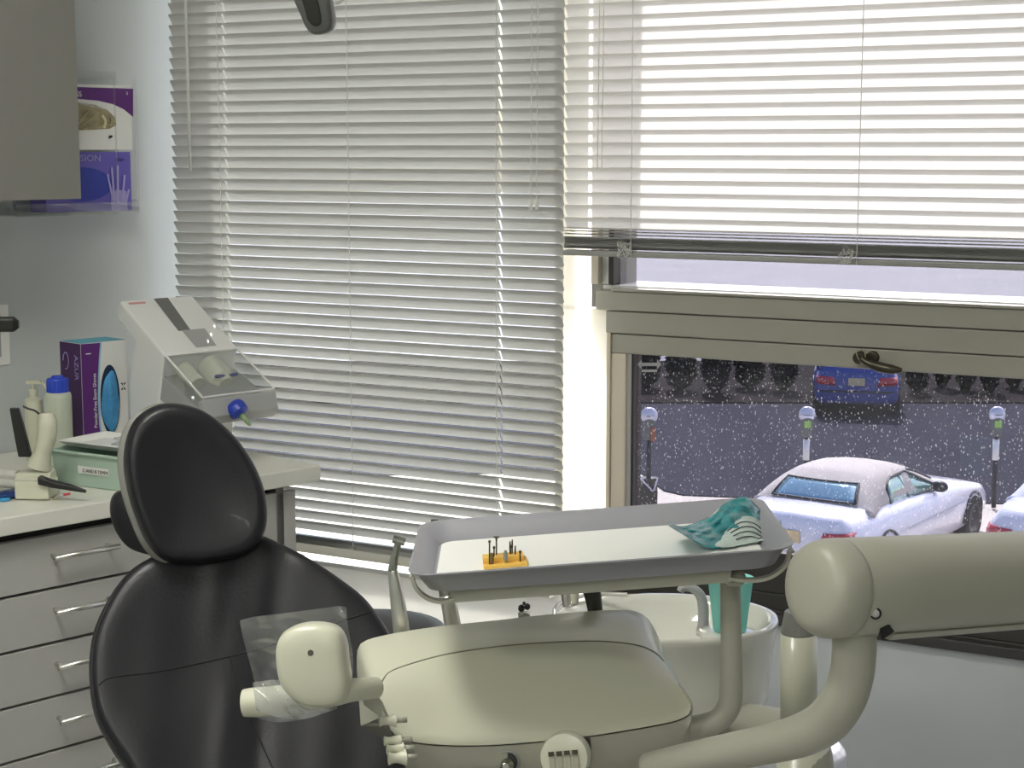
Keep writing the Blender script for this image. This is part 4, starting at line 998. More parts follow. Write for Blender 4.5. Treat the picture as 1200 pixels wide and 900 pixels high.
for (px, py, v, kd, _), lb2 in zip(specs, lbls):
    front = v < .22
    zb2_ = (hbk*.45 if front else hbk)+.0001
    dv = .0045 if front else .011+v*.018
    # stand position along the block
    u_ = ((px-569)/50)*lk
    p = bA+ubk*u_+vbk*dv+nT*zb2_
    top = atp(px, py, p, F); hgt = max(.012, top.z-p.z)
    bt_ = thing('dental_bur', lb2, 'bur', p, 0, 'burs in the yellow bur block')
    bm = BM(); cyl(bm, p, p+Z*hgt*.9, .0010, n=8); obj('shank', bm, M_bur, bt_)
    bm = BM(); t_ = p+Z*hgt
    if kd == 'ball': lathe(bm, t_, [(.0006, -.0045), (.0017, -.003), (.0019, -.0015), (.001, 0)], 10)
    elif kd == 'disc': lathe(bm, t_, [(.0012, -.005), (.0014, -.002), (.0042, -.001), (.0042, .0)], 12)
    elif kd == 'pin': lathe(bm, t_, [(.0013, -.011), (.0011, -.004), (.0006, 0)], 8)
    else: lathe(bm, t_, [(.001, -.016), (.0028, -.013), (.0030, -.005), (.0016, 0)], 10)
    obj('head', bm, M_burg if kd == 'stone' else M_bur if kd != 'stone_b' else mat('bur_brown', srgb(120, 100, 56), .6, .3), bt_)
# ---- teal pouch
M_teal = mat('pouch_teal_film', srgb(52, 140, 146), .22, bump=.6, bscale=70, var=.25, vscale=30, coat=.5)
M_white_film = mat('pouch_paper', srgb(190, 205, 198), .4, bump=.4, bscale=80, var=.12, vscale=40)
def pzof(q): return (pT0+nT*(zS+.002)-q).dot(nT)/nT.z+q.z
po = thing('sterilisation_pouch', 'crumpled teal and clear sterilisation pouch lying at the right end of the tray', 'pouch', att(850, 640, zS))
def grid(bm, fn, nu, nv, close=False):
    V = [[bm.verts.new(fn(i/nu, j/nv)) for j in range(nv+1)] for i in range(nu+1)]
    for i in range(nu):
        for j in range(nv): bm.faces.new([V[i][j], V[i+1][j], V[i+1][j+1], V[i][j+1]])
rn = random.Random(4)
tp = interp([(783, 611), (800, 617), (830, 606), (850, 590), (872, 582), (886, 592), (903, 612), (915, 632)], 33)
bt2 = interp([(784, 616), (800, 626), (825, 640), (845, 644), (865, 645), (885, 642), (902, 638), (917, 637)], 33)
def pouchpt(u, v, lift=0):
    i = min(31, int(u*32)); f_ = u*32-i
    a = tp[i].lerp(tp[i+1], f_); b = bt2[i].lerp(bt2[i+1], f_); p = b.lerp(a, v)
    wr = .35*math.sin(u*23+v*9)+.3*math.sin(u*41-v*17)+.25*math.sin(v*31+u*7)
    d = 2.205+dd2(p.x)+(.10*v)+.011*wr*math.sin(PI*min(1, max(0, v)))+lift
    q = atd(p.x, p.y, d)
    return q
def dd2(px): return .00055*(px-850)
def P3(u, v):
    q = pouchpt(u, v); q.z = max(q.z, pzof(q)); return q
def P3b(u, v):
    q = pouchpt(u, v, .018); return q
bm = BM(); grid(bm, P3, 48, 20); obj('film', bm, M_teal, po, smooth=True, solid=.0008)
# white printed inner packet bulging in front
wt = interp([(838, 634), (850, 618), (868, 606), (885, 607), (896, 618), (898, 634)], 25); wbm = interp([(838, 640), (850, 642), (866, 643), (880, 642), (890, 640), (898, 637)], 25)
def P4(u, v):
    i = min(23, int(u*24)); f_ = u*24-i
    p = wbm[i].lerp(wbm[i+1], f_).lerp(wt[i].lerp(wt[i+1], f_), v)
    q = atd(p.x, p.y, 2.195+dd2(p.x)+.075*v-.010*math.sin(PI*v)+.0025*math.sin(u*30+v*20)); q.z = max(q.z, pzof(q)+.0015); return q
bm = BM(); grid(bm, P4, 26, 14); obj('clear_window', bm, M_white_film, po, smooth=True, solid=.0008)
for k_, (a0_, a1_, v_) in enumerate(((.25, .8, .75), (.3, .88, .6), (.35, .9, .45), (.4, .92, .3))):
    bm = BM(); P = [P4(a0_+(a1_-a0_)*t/14, v_+.08*math.sin(3*t/14))-F*.0022+Z*.001 for t in range(15)]; tube(bm, P, .0007, 5); obj('print_line', bm, M_ink, po)

# ================================================================== HANDPIECES
def hp_tube(name, pts, d, rads, m=M_chrome, parent=None):
    bm = BM(); P = [atd(a, b, d) for a, b in pts]; k_ = 1/scale_at(P[0]); stube(bm, P, [r*k_ for r in rads], 16, 6); return obj(name, bm, m, parent, smooth=True)
h1 = thing('dental_handpiece', 'chrome turbine handpiece with small head standing left of the tray', 'handpiece', atd(470, 742, 2.34), 0, 'chrome handpieces in the delivery unit')
hp_tube('body', [(471, 745), (468, 720), (464, 690), (460, 667)], 2.34, [10, 9.5, 8, 5.5], parent=h1)
hp_tube('neck', [(460, 669), (462, 655), (465, 643), (467, 633)], 2.34, [5.8, 4.8, 4.2, 4.2], M_steel, h1)
bm = BM(); c = atd(467, 633, 2.34); k_ = 1/scale_at(c); a = (R*.9-Z*.25).normalized(); cyl(bm, c-a*7*k_, c+a*8*k_, 5*k_, n=16); obj('head', bm, M_steel, h1, bevel=.0008)
h2 = thing('dental_handpiece', 'thick chrome handpiece barrel below the left end of the tray', 'handpiece', atd(527, 735, 2.42), 0, 'chrome handpieces in the delivery unit')
hp_tube('body', [(531, 735), (527, 712), (524, 698)], 2.42, [10, 9.5, 9], parent=h2); hp_tube('neck', [(524, 700), (514, 660), (508, 617)], 2.43, [9, 5, 4], M_steel, h2)
bm = BM(); c = atd(509, 612, 2.43); k_ = 1/scale_at(c); cyl(bm, c-R*4*k_, c+R*5*k_, 3.6*k_, n=12); obj('head', bm, M_black, h2, bevel=.0006)
h3 = thing('dental_handpiece', 'small dark chrome syringe nozzle peeking over the delivery unit lid', 'handpiece', atd(614, 728, 2.42), 0, 'chrome handpieces in the delivery unit')
hp_tube('body', [(615, 735), (614, 718)], 2.42, [7, 7], M_steel, h3)
for dx, dy, r_ in ((-3, 713, 4), (4, 711, 3.5), (0, 707, 2)):
    bm = BM(); c = atd(614+dx, dy, 2.42); k_ = 1/scale_at(c); blob(bm, c, R, F, Z, r_*k_, r_*k_, r_*k_*1.2, 10, 8, 0); obj('nozzle_button', bm, mat('dark_steel', srgb(90, 90, 86), .3, .8), h3, smooth=True)
h4 = thing('dental_handpiece', 'tapered dark chrome handpiece between tray bracket and cuspidor bowl', 'handpiece', atd(698, 722, 2.42), 0, 'chrome handpieces in the delivery unit')
hp_tube('body', [(699, 724), (695, 700), (691, 682)], 2.42, [8, 10, 11.5], MATS['dark_steel'], h4)
h5 = thing('dental_handpiece', 'short bright chrome suction tip standing behind the tapered dark handpiece', 'handpiece', atd(665, 706, 2.75), 0, 'chrome handpieces in the delivery unit')
hp_tube('body', [(664, 710), (663, 690), (662, 675)], 2.75, [5, 6, 6], M_chrome, h5); hp_tube('sleeve', [(674, 708), (674, 690), (674, 676)], 2.75, [4, 5, 5], M_cream, h5)
# plastic sleeve over the handle
sv = interp([(284, 727), (300, 723), (340, 718), (380, 713), (401, 710), (409, 712)], 21)
sw = interp([(302, 842), (320, 846), (345, 845), (372, 838), (393, 828), (412, 805)], 21)
def sleeve(dep, seed):
    def fn(u, v):
        i = min(19, int(u*20)); f_ = u*20-i
        p = sw[i].lerp(sw[i+1], f_).lerp(sv[i].lerp(sv[i+1], f_), v)
        x = p.x+3*math.sin(v*5+seed)
        e = math.sin(PI*u)*math.sin(PI*v)
        return atd(x, p.y, 2.045+dep*e+.004*math.sin(u*17+v*8+seed)+.003*math.sin(v*29+u*5))
    return fn
pc = thing('plastic_sleeve', 'crumpled clear plastic barrier sleeve draped around the cream handle', 'plastic sleeve', atd(345, 846, 2.05))
M_slv = glass('sleeve_film', (.84, .88, .92, 1), .16, rough=.22, haze=.30)
bm = BM(); grid(bm, sleeve(.035, 0), 26, 26); obj('back_layer', bm, M_slv, pc, smooth=True)
fl = interp([(296, 800), (330, 797), (360, 812), (385, 822)], 13); fh = interp([(300, 832), (330, 842), (360, 842), (396, 830)], 13)
def P5(u, v):
    i = min(11, int(u*12)); f_ = u*12-i
    p = fh[i].lerp(fh[i+1], f_).lerp(fl[i].lerp(fl[i+1], f_), v)
    return atd(p.x, p.y, 1.985-.004*math.sin(PI*v)+.006*abs(math.sin(u*7+v*6))+.003*math.sin(u*25+v*9))
bm = BM(); grid(bm, P5, 24, 12); obj('front_fold', bm, glass('sleeve_fold', (.9, .92, .94, 1), .35, rough=.15, haze=.45), pc, smooth=True)

# ================================================================== CUSPIDOR
zC = .805
cc = atz(781, 723, zC); DCu = (cc-CAM).dot(F)
cu = thing('cuspidor', 'white ceramic cuspidor bowl on a cream pedestal behind the delivery unit', 'cuspidor', Vector((cc.x, cc.y, 0)), YAW)
k_ = 1/scale_at(cc); ex = 131*k_; ey = .15
bm = BM(); ring = [(.80, -.150), (.88, -.146), (.915, -.138), (.925, -.125), (.945, -.08), (.97, -.035), (.99, -.012), (1.0, -.003), (.985, .003), (.95, .002), (.90, -.010), (.84, -.03), (.7, -.055), (.4, -.075), (.12, -.08)]
lathe(bm, cc, [(r, h) for r, h in ring], 56, Z, ex, ey, R); bw = obj('bowl', bm, M_ceram, cu, smooth=True)
# small platform for the cup
cp = atz(855, 738, zC-.002)
bm = BM(); lathe(bm, cp-Z*.055, [(.036, 0), (.046, .03), (.050, .048), (.048, .052), (.03, .053)], 28); obj('cup_platform', bm, M_ceram, cu, smooth=True)
bm = BM(); bt3 = Vector((cp.x, cp.y, 0))
# bowl housing (lower body) right part
c4 = atz(868, 770, zC-.08)
fp = atd(824, 730, DCu-.01)
bm = BM(); P = [atd(824, 738, DCu), atd(824, 712, DCu), atd(820, 697, DCu), atd(810, 689, DCu), atd(800, 689, DCu), atd(797, 693, DCu)]
k2 = 1/scale_at(P[0]); stube(bm, P, [7*k2, 6.5*k2, 6*k2, 5*k2, 4.5*k2, 4*k2], 14); obj('rinse_spout', bm, M_greyp, cu, smooth=True)
bm = BM(); cyl(bm, atd(824, 744, DCu), atd(824, 735, DCu), 8.5*k2); obj('spout_base', bm, M_chrome, cu, smooth=True)
bm = BM(); P = [atd(650, 722, DCu+.02), atd(655, 708, DCu+.04), atd(690, 697, DCu+.1), atd(735, 697, DCu+.1)]
stube(bm, P, .004, 8); obj('flush_ring', bm, M_chrome, cu, smooth=True)
# pedestal: sloping shoulder, post and floor column
DPst = 2.62
bm = BM()
cS2 = atd(900, 850, DPst+.10)
P = [atd(780, 838, DCu+.02), atd(830, 840, DCu), atd(880, 848, DPst+.12), atd(930, 862, DPst+.02), atd(945, 885, DPst), atd(945, 960, DPst)]
k3 = 1/scale_at(P[3]); stube(bm, P, [20*k3, 24*k3, 24*k3, 26*k3, 30*k3, 32*k3], 24); obj('pedestal_arm', bm, M_cream2, cu, smooth=True)
a = atd(940, 930, DPst); bm = BM(); cyl(bm, Vector((a.x, a.y, .02)), Vector((a.x, a.y, atd(940, 870, DPst).z)), 31*k3); obj('floor_column', bm, M_cream, cu, smooth=True)
bm = BM(); lathe(bm, Vector((a.x, a.y, 0.001)), [(.13, 0), (.13, .015), (.11, .025)], 32); obj('floor_flange', bm, M_cream2, cu, bevel=.003)
bm = BM(); p_a = atd(936, 862, DPst); p_b = atd(936, 742, DPst); cyl(bm, p_a, p_b, 21.5*k3, 21*k3, 28); obj('post', bm, M_cream, cu, smooth=True)
bm = BM(); p_c = atd(936, 716, DPst); cyl(bm, p_b, p_c, 21*k3, 16*k3, 28); obj('post_cap', bm, M_shell, cu, smooth=False, bevel=.002)
bm = BM(); cw = atd(862, 866, DCu+.03); lathe(bm, Vector((cw.x, cw.y, .0)), [(.16, .002), (.16, .02), (.155, cw.z-.02), (.145, cw.z-.005), (.12, cw.z)], 40, Z, 1.25, .8, R); obj('valve_housing', bm, mat('housing_white', srgb(236, 236, 240), .3), cu, smooth=False, bevel=.004)
bm = BM(); x_ = atd(780, 800, DCu); hexa(bm, [cc+R*a_x+F*b_x+Z*(-.30) for a_x, b_x in rrect(.22, .16, .04, 4)], [cc+R*a_x+F*b_x+Z*(-.148) for a_x, b_x in rrect(.20, .14, .04, 4)]); obj('bowl_support', bm, M_cream2, cu, bevel=.003)
# cup
M_cup = transl('cup_turquoise', srgb(172, 250, 242), .22)
cb = cp+Z*(-.0018+.0015); zt_ = atd(855, 677, (cp-CAM).dot(F)).z
hc_ = zt_-cb.z; rt = 27.5/scale_at(cp); 
bm = BM(); lathe(bm, cb, [(rt*.66, .0), (rt*.70, .001), (rt*.95, hc_-.004), (rt*1.03, hc_-.003), (rt*1.03, hc_), (rt*.97, hc_), (rt*.93, hc_-.004), (rt*.66, .003)], 36)
tag(obj('plastic_cup', bm, M_cup, smooth=True), 'turquoise plastic cup standing on the edge of the cuspidor bowl', 'cup')

# ================================================================== OPERATING LIGHT
DL = 2.0
ol = thing('operating_light', 'grey operating light handle hanging in from the top edge', 'lamp', atd(368, 40, DL))
nL = (-F*.95-Z*.1+R*-.05).normalized()
kl = 1/scale_at(atd(368, 10, DL))
lo = [(352, 18), (357, 30), (364, 39), (374, 41), (386, 37), (391, 26), (388, 5), (383, -20), (376, -45), (350, -60), (332, -45), (336, -20), (344, 0)]
pL = atd(368, 10, DL)
lp = cr([atp(a, b, pL, nL) for a, b in lo], 5, True)
bm = BM(); cushion(bm, lp, nL, [(.75, -.030), (.95, -.027), (1, -.018), (1, -.004), (.96, .003), (.86, .006), (.5, .007)]); obj('handle_shell', bm, M_dgreyp, ol, smooth=True)
li = cr([atp(a, b, pL+nL*.0075, nL) for a, b in ((357, 10), (361, 24), (369, 31), (376, 27), (375, 12), (369, -10), (362, -35), (350, -38), (350, -15))], 5, True)
bm = BM(); cushion(bm, li, nL, [(1, -.004), (1, .0005), (.9, .001)]); obj('dark_insert', bm, mat('insert_dark', srgb(48, 47, 40), .4), ol)
bm = BM(); lathe(bm, atd(350, -60, DL+.02)+Z*.06, [(.05, -.03), (.09, -.02), (.12, .0), (.12, .03), (.09, .06), (.03, .075)], 36, Z, 1.3, .8, R); obj('lamp_head', bm, M_cream2, ol, smooth=True)
a = atd(350, -60, DL+.02)+Z*.12; bm = BM(); stube(bm, [a, a+Z*.2-R*.05, a+Z*.45-R*.4, Vector((a.x-.35, a.y-.2, H-.01))], .02, 14); obj('ceiling_arm', bm, M_cream2, ol, smooth=True)
bm = BM(); P = [atd(392, 2, DL-.0), atd(398, 0, DL), atd(402, -6, DL)]; stube(bm, P, .004, 8); obj('side_lever', bm, M_whitep, ol, smooth=True)

# ================================================================== OUTSIDE
GZ = -3.7
M_asph = mat('asphalt', srgb(50, 50, 60), .95, spec=.05, bump=.3, bscale=4, var=.25, vscale=.8, detail=8)  # street shade is put into this dark base colour
M_conc = mat('pale_concrete', srgb(190, 182, 170), .85, var=.12, vscale=1.2, detail=6)
M_verge = mat('leaf_litter', srgb(34, 29, 28), .95, spec=.05, bump=.6, bscale=3, var=.8, vscale=2.5, detail=8)
def G3(px, py): return atz(px, py, GZ)
bm = BM(); a = C3(-60, 2, GZ-.2); box(bm, Vector((-60, 1.5, GZ-.2)), 130, 70, .2)
g = obj('pavement', bm, M_conc); g['kind'] = 'structure'; g['label'] = 'sunlit pale concrete pavement below the window'
# street asphalt: boundary from the picture
bd = [(-700, 600), (300, 560), (735, 553), (752, 556), (764, 566), (778, 576), (800, 581), (860, 583.5), (930, 586), (1000, 588), (1100, 590), (1500, 595), (2200, 600)]
near = [G3(a, b) for a, b in bd]
far = [G3(2200, 474), G3(-700, 474)]
bm = BM(); hexa(bm, near+far, [p+Z*.02 for p in near+far]); g = obj('street', bm, M_asph); g['kind'] = 'structure'; g['label'] = 'asphalt street with shade painted into its dark colour beyond the parking meters'
vg = [G3(-700, 474), G3(2200, 474), G3(2200, 425), G3(-700, 425)]
bm = BM(); hexa(bm, vg, [p+Z*.05 for p in vg]); g = obj('verge', bm, M_verge); g['kind'] = 'structure'; g['label'] = 'brown leaf strewn strip across the street'
fl_ = [G3(-700, 425), G3(2200, 425), G3(2200, 225), G3(-700, 225)]
bm = BM(); hexa(bm, fl_, [p+Z*.03 for p in fl_]); g = obj('far_lot', bm, mat('far_lot_asphalt', srgb(122, 120, 126), .9, var=.2, vscale=.3)); g['kind'] = 'structure'; g['label'] = 'grey ground beyond the shrubs'
# shrubs along the far side
M_leaf = mat('shrub_leaves_dark', srgb(40, 36, 35), .9, spec=.1, var=.6, vscale=6)
M_stem = mat('shrub_stem', srgb(70, 60, 50), .9)
def shrub(seed, h, w):
    rnd = random.Random(seed); t = bpy.data.objects.new('shrub', None); COL.objects.link(t); MW[t.name] = Matrix.Identity(4)
    bm = BM(); cyl(bm, Vector((0, 0, 0)), Vector((0, 0, h*.5)), .05, .03, 8); obj('stem', bm, M_stem, t)
    bm = BM()
    for i in range(900):
        th = rnd.uniform(0, 2*PI); u = rnd.random(); zz = h*(.06+.94*u); rr = w*max(.05, 1-abs(2*u-1)**4)**.5*rnd.uniform(.75, 1.12)
        c = Vector((rr*math.cos(th), rr*math.sin(th), zz)); s = rnd.uniform(.05, .12)
        a = Vector((rnd.gauss(0, 1), rnd.gauss(0, 1), rnd.gauss(0, 1))).normalized(); b, c2 = basis(a)
        ngon(bm, [c-b*s, c+c2*s*.5, c+b*s, c-c2*s*.5])
    blob(bm, Vector((0, 0, h*.5)), Vector((1, 0, 0)), Vector((0, 1, 0)), Z, w*.9, w*.9, h*.5, 18, 12, .2, seed)
    obj('foliage', bm, M_leaf, t, recalc=False); return t
protos = [shrub(1, 1.25, .30), shrub(2, 1.1, .33)]
xs = [757, 797, 838, 878, 918, 1074, 1103, 1131, 1159, 1187, 1215]
for i, px in enumerate(xs):
    src = protos[i % 2]; o = src if i < 2 else copy_tree(src)
    p = G3(px, 457+(i % 3)*3); o.location = (p.x, p.y, GZ+.045); sc = .95+.25*((i*7) % 5)/5; o.scale = (.62 if i > 4 else .86, .62 if i > 4 else .86, sc); o.rotation_euler = (0, 0, i*1.3)
    pos = ['leftmost dark shrub beyond the street, seen through the lower pane', 'second dark shrub from the left beyond the street', 'third dark shrub from the left beyond the street', 'fourth dark shrub from the left beyond the street', 'dark shrub just left of the blue car across the street',
           'dark shrub just right of the blue car across the street', 'second dark shrub right of the blue car', 'third dark shrub right of the blue car', 'dark shrub just left of the right hand parking meter', 'dark shrub directly above the right hand parking meter', 'rightmost dark shrub beyond the street'][i]
    tag(o, pos, 'shrub', 'dark shrubs across the street')

# parking meters
M_mh = mat('meter_head', srgb(200, 200, 212), .3, .3); M_mp = mat('meter_pole_dark', srgb(40, 40, 46), .6); M_mg = mat('meter_green', srgb(150, 190, 90), .6)
def meter(px, py_top, D_, label, bag=False):
    topp = atd(px, py_top, D_); x, y = topp.x, topp.y; h = topp.z-GZ
    t = thing('parking_meter', label, 'parking meter', Vector((x, y, GZ+.021)), YAW, 'parking meters along the street')
    z0 = GZ+.0215
    bm = BM(); cyl(bm, Vector((x, y, z0)), Vector((x, y, z0+h*.80)), .035, n=14); obj('pole', bm, M_mp, t, smooth=True)
    bm = BM(); c = Vector((x, y, GZ+h*.70))
    prof = [(.04, 0), (.085, .03), (.098, .14), (.10, h*.30-.14), (.115, h*.30-.12)]
    lathe(bm, c, prof, 20, Z, 1, .7, R); obj('meter_body', bm, mat('meter_body_grey', srgb(92, 96, 96), .5), t, smooth=True)
    bm = BM(); r_ = .125; cz = GZ+h-r_; rings = []
    for i in range(1, 12):
        a = PI*i/12; rings.append([Vector((x, y, cz))+Z*(-r_*math.cos(a))+R*(r_*math.sin(a)*math.cos(b))+F*(r_*.6*math.sin(a)*math.sin(b)) for b in [2*PI*q/20 for q in range(20)]])
    loft(bm, rings); obj('dome', bm, M_mh, t, smooth=True)
    if not bag:
        bm = BM(); cyl(bm, Vector((x, y, GZ+h*.48)), Vector((x, y, GZ+h*.68)), .048, n=14); obj('white_sleeve', bm, M_whitep, t, smooth=True)
        bm = BM(); box(bm, Vector((x, y, GZ+h*.80))-R*.05-F*.082, .10, .012, .10, R, F); obj('green_label', bm, M_mg, t)
    else:
        bm = BM(); rings = []
        for zz, s in ((0, .125), (.35, .13), (.52, .12), (.57, .13)):
            rings.append([Vector((x, y, z0+zz))+R*a_+F*b_ for a_, b_ in rrect(2*s, 1.3*s, .04, 3)])
        loft(bm, rings); wr = obj('dark_wrap', bm, M_black, t, label='dark bin bag wrapped around the pole foot')
        bm = BM(); stube(bm, [Vector((x, y, z0+.58))-R*.13-F*.10, Vector((x, y, z0+.45))-F*.11, Vector((x, y, z0+.40))+R*.06-F*.11, Vector((x, y, z0+.58))+R*.12-F*.1], .012, 8); obj('strap', bm, M_mh, t, smooth=True)
        bm = BM(); box(bm, Vector((x, y, GZ+h*.70))+R*.02-F*.075, .07, .04, .2, R, F); obj('red_label', bm, mat('label_rust', srgb(150, 88, 60), .6), t)
    return t
meter(761, 477, 24.3, 'parking meter with dark wrapped base at the left of the lower pane', True)
meter(946, 476, 24.9, 'pale domed parking meter standing behind the white convertible roof')
meter(1169, 476, 24.9, 'pale domed parking meter at the right end of the lower pane')
m2 = None

# ---- cars
M_carw = mat('car_paint_white', srgb(236, 236, 244), .25, coat=.8, var=.01); M_top = mat('soft_top_canvas', srgb(190, 182, 172), .8, bump=.1, bscale=20, var=.05)
M_tire = mat('tyre_rubber', srgb(28, 28, 30), .8); M_cg = mat('car_glass', srgb(150, 190, 205), .05, .5, coat=.8); M_sg = mat('car_side_glass', srgb(130, 175, 160), .08, .4, coat=.8)
M_red = mat('tail_light_red', srgb(200, 40, 52), .2, coat=.8); M_plate = mat('number_plate', srgb(225, 200, 150), .5); M_trimb = mat('car_black_trim', srgb(36, 36, 42), .5)
M_hub = mat('wheel_alloy', srgb(150, 150, 155), .3, .8); M_blue = mat('car_paint_blue', srgb(54, 72, 150), .3, coat=.6, var=.02)
def make_car(name, label, cat, loc, heading, paint, roofm, Lc=4.85, Wc=1.76, deck=.98, belt=.88, roofh=1.34, soft=True, ra=.9, plate=True):
    """local: +x forward from rear bumper (x=0), y to the car's left, z up"""
    t = thing(name, label, cat, loc, heading)
    M = MW[t.name]
    def lp(x, y, z): return M @ Vector((x, y, z))
    hw = Wc/2
    st_ = [(0, .80, .34, .62, .74), (.06, .90, .26, .78, .92), (.25, .96, .22, .84, deck), (.8, 1, .20, .88, deck+.02), (1.6, 1, .20, belt+.02, deck-.02), (2.6, 1, .20, belt, deck-.04), (3.2, 1, .20, belt-.02, deck-.05), (3.7, .99, .20, belt-.06, deck-.11), (4.3, .95, .22, belt-.15, deck-.22), (4.65, .86, .26, .60, .66), (Lc, .70, .34, .50, .56)]
    rings = []
    for x, ws, zb_, zm, zt in st_:
        x = x*Lc/4.85
        w = hw*ws
        half = [(w*.86, zb_), (w*.97, zb_+.08), (w, (zb_+zm)/2), (w*.985, zm-.08), (w*.93, zm), (w*.80, zt-.015), (w*.5, zt), (0, zt+.012)]
        ring = [lp(x, y, z) for y, z in half]+[lp(x, -y, z) for y, z in half[-2::-1]]
        rings.append(ring)
    bm = BM()
    # smooth along the length
    n = len(rings[0]); cols = [cr([r[i] for r in rings], 4) for i in range(n)]
    rr = [[cols[i][k] for i in range(n)] for k in range(len(cols[0]))]
    loft(bm, rr); bd_ = obj('body', bm, paint, t, smooth=True); md = bd_.modifiers.new('es', 'EDGE_SPLIT'); md.split_angle = math.radians(55)
    # cabin
    cab = [(ra, .86, deck-.02, deck+.0), (ra+.18, .84, belt, deck+.17), (ra+.42, .80, belt, roofh-.06), (ra+.62, .78, belt, roofh-.005), (ra+1.1, .76, belt, roofh), (ra+1.5, .77, belt, roofh-.03), (ra+1.75, .78, belt, roofh-.09), (ra+2.25, .84, belt-.02, deck+.03)]
    rings = []
    for x, ws, zb_, zt in cab:
        w = hw*ws
        zt = max(zt, zb_+.03)
        top = max(.3, min(1, 1-(zt-deck)*.55))
        half = [(w*1.08, zb_-.03), (w*1.05, zb_+(zt-zb_)*.3), (w*(1+top)/2, zb_+(zt-zb_)*.75), (w*top*.88, zt-.03), (w*top*.5, zt), (0, zt+.01)]
        rings.append([lp(x, y, z) for y, z in half]+[lp(x, -y, z) for y, z in half[-2::-1]])
    n = len(rings[0]); cols = [cr([r[i] for r in rings], 4) for i in range(n)]
    rr = [[cols[i][k] for i in range(n)] for k in range(len(cols[0]))]
    bm = BM(); loft(bm, rr); cb_ = obj('roof' if not soft else 'soft_top', bm, roofm, t, smooth=True)
    tree = bvh(cb_)
    def proj(o_, d_):
        h = tree.ray_cast(lp(*o_), (M.to_3x3() @ Vector(d_)).normalized()); return h[0]
    # side windows
    for sgn in (1, -1):
        bm = BM(); top_, bot_ = [], []
        for k in range(13):
            x = ra+.72+k*(1.45/12)
            zt = roofh-.11 if k < 7 else roofh-.11-(k-6)*.048
            if k == 0: zt -= .10
            if k == 1: zt -= .03
            a = proj((x, sgn*2, zt), (0, -sgn, 0)); b = proj((x, sgn*2, belt+.03), (0, -sgn, 0))
            if a is None or b is None: continue
            off = (M.to_3x3() @ Vector((0, sgn*.012, 0))); top_.append(a+off); bot_.append(b+off)
        V = loft(bm, [bot_, [b.lerp(a, .5)+(M.to_3x3() @ Vector((0, sgn*.01, 0))) for a, b in zip(top_, bot_)], top_], closed=False); w_ = obj('side_window', bm, M_sg, t, smooth=True, solid=.006)
        bm = BM(); tube(bm, bot_+top_[::-1]+[bot_[0]], .016, 6); obj('window_trim', bm, M_trimb, w_, smooth=True)
        bm = BM(); k = 5; tube(bm, [bot_[k], top_[k-1]], .012, 6); obj('window_divider', bm, M_trimb, w_)
    # rear window and windscreen
    for nm, xo, dx, ys, z0_, z1_ in (('rear_window', -1, 1, .56, deck+.045, roofh-.12), ('windscreen', Lc+1, -1, .66, deck+.04, roofh-.12)):
        rws = []
        for j in range(6):
            z_ = z0_+(z1_-z0_)*j/5; row = []
            for i in range(9):
                y_ = (i/8*2-1)*(ys-(.08*j/5)); h = proj((xo, y_, z_), (dx, 0, 0))
                row.append((h if h else lp(0, y_, z_))+M.to_3x3() @ Vector((-dx*.012, 0, .010)))
            rws.append(row)
        bm = BM(); loft(bm, rws, closed=False); rw = obj(nm, bm, M_cg, t, smooth=True, solid=.006)
        per = rws[0]+[r[-1] for r in rws[1:]]+rws[-1][-2::-1]+[r[0] for r in rws[-2:0:-1]]+[rws[0][0]]
        bm = BM(); tube(bm, per, .016, 6); obj('window_trim', bm, M_trimb, rw, smooth=True)
    treeb = bvh(bd_)
    def projb(o_, d_, e=.012):
        dv = (M.to_3x3() @ Vector(d_)).normalized(); h = treeb.ray_cast(lp(*o_), dv); return h[0]-dv*e if h[0] is not None else lp(*o_)
    for sgn in (1, -1):
        P = []
        for (y_, z_) in ((.42, .62), (.80, .64), (.80, .80), (.46, .78)):
            P.append((y_*sgn*hw/.88, z_))
        bm = BM(); g_ = []
        for j in range(4):
            row = []
            for i in range(7):
                u, v = i/6, j/3; y_ = (P[0][0]*(1-u)+P[1][0]*u)*(1-v)+(P[3][0]*(1-u)+P[2][0]*u)*v; z_ = (P[0][1]*(1-u)+P[1][1]*u)*(1-v)+(P[3][1]*(1-u)+P[2][1]*u)*v
                row.append(projb((-1, y_, z_), (1, 0, 0), .02))
            g_.append(row)
        loft(bm, g_, closed=False); obj('tail_light', bm, M_red, t, smooth=True, solid=.02)
        bm = BM(); c_ = lp(ra+2.0, sgn*(hw*.98), belt+.09); blob(bm, c_, M.to_3x3() @ Vector((1, 0, 0)), M.to_3x3() @ Vector((0, 1, 0)), Z, .07, .11, .075, 14, 10, .05); obj('wing_mirror', bm, M_trimb if soft else paint, t, smooth=True)
        for x in (.95*Lc/4.85, 3.88*Lc/4.85):
            bm = BM(); yv = M.to_3x3() @ Vector((0, 1, 0)); c_ = lp(x, sgn*(hw-.10), .32)
            lathe(bm, c_-yv*.10, [(.20, 0), (.30, .005), (.32, .03), (.32, .17), (.30, .195), (.21, .20)], 32, yv); wh = obj('wheel', bm, M_tire, t, smooth=False)
            bm = BM(); lathe(bm, c_+yv*(sgn*.095)-yv*.005, [(.205, 0), (.205, .01)], 24, yv); obj('hubcap', bm, M_hub, wh)
            bm = BM(); P = [projb((x+.37*math.cos(a), sgn*2, .32+.37*math.sin(a)), (0, -sgn, 0), .004) for a in [PI*q/14 for q in range(15)]]
            tube(bm, P, .02, 6); obj('wheel_arch', bm, M_trimb, t, smooth=True)
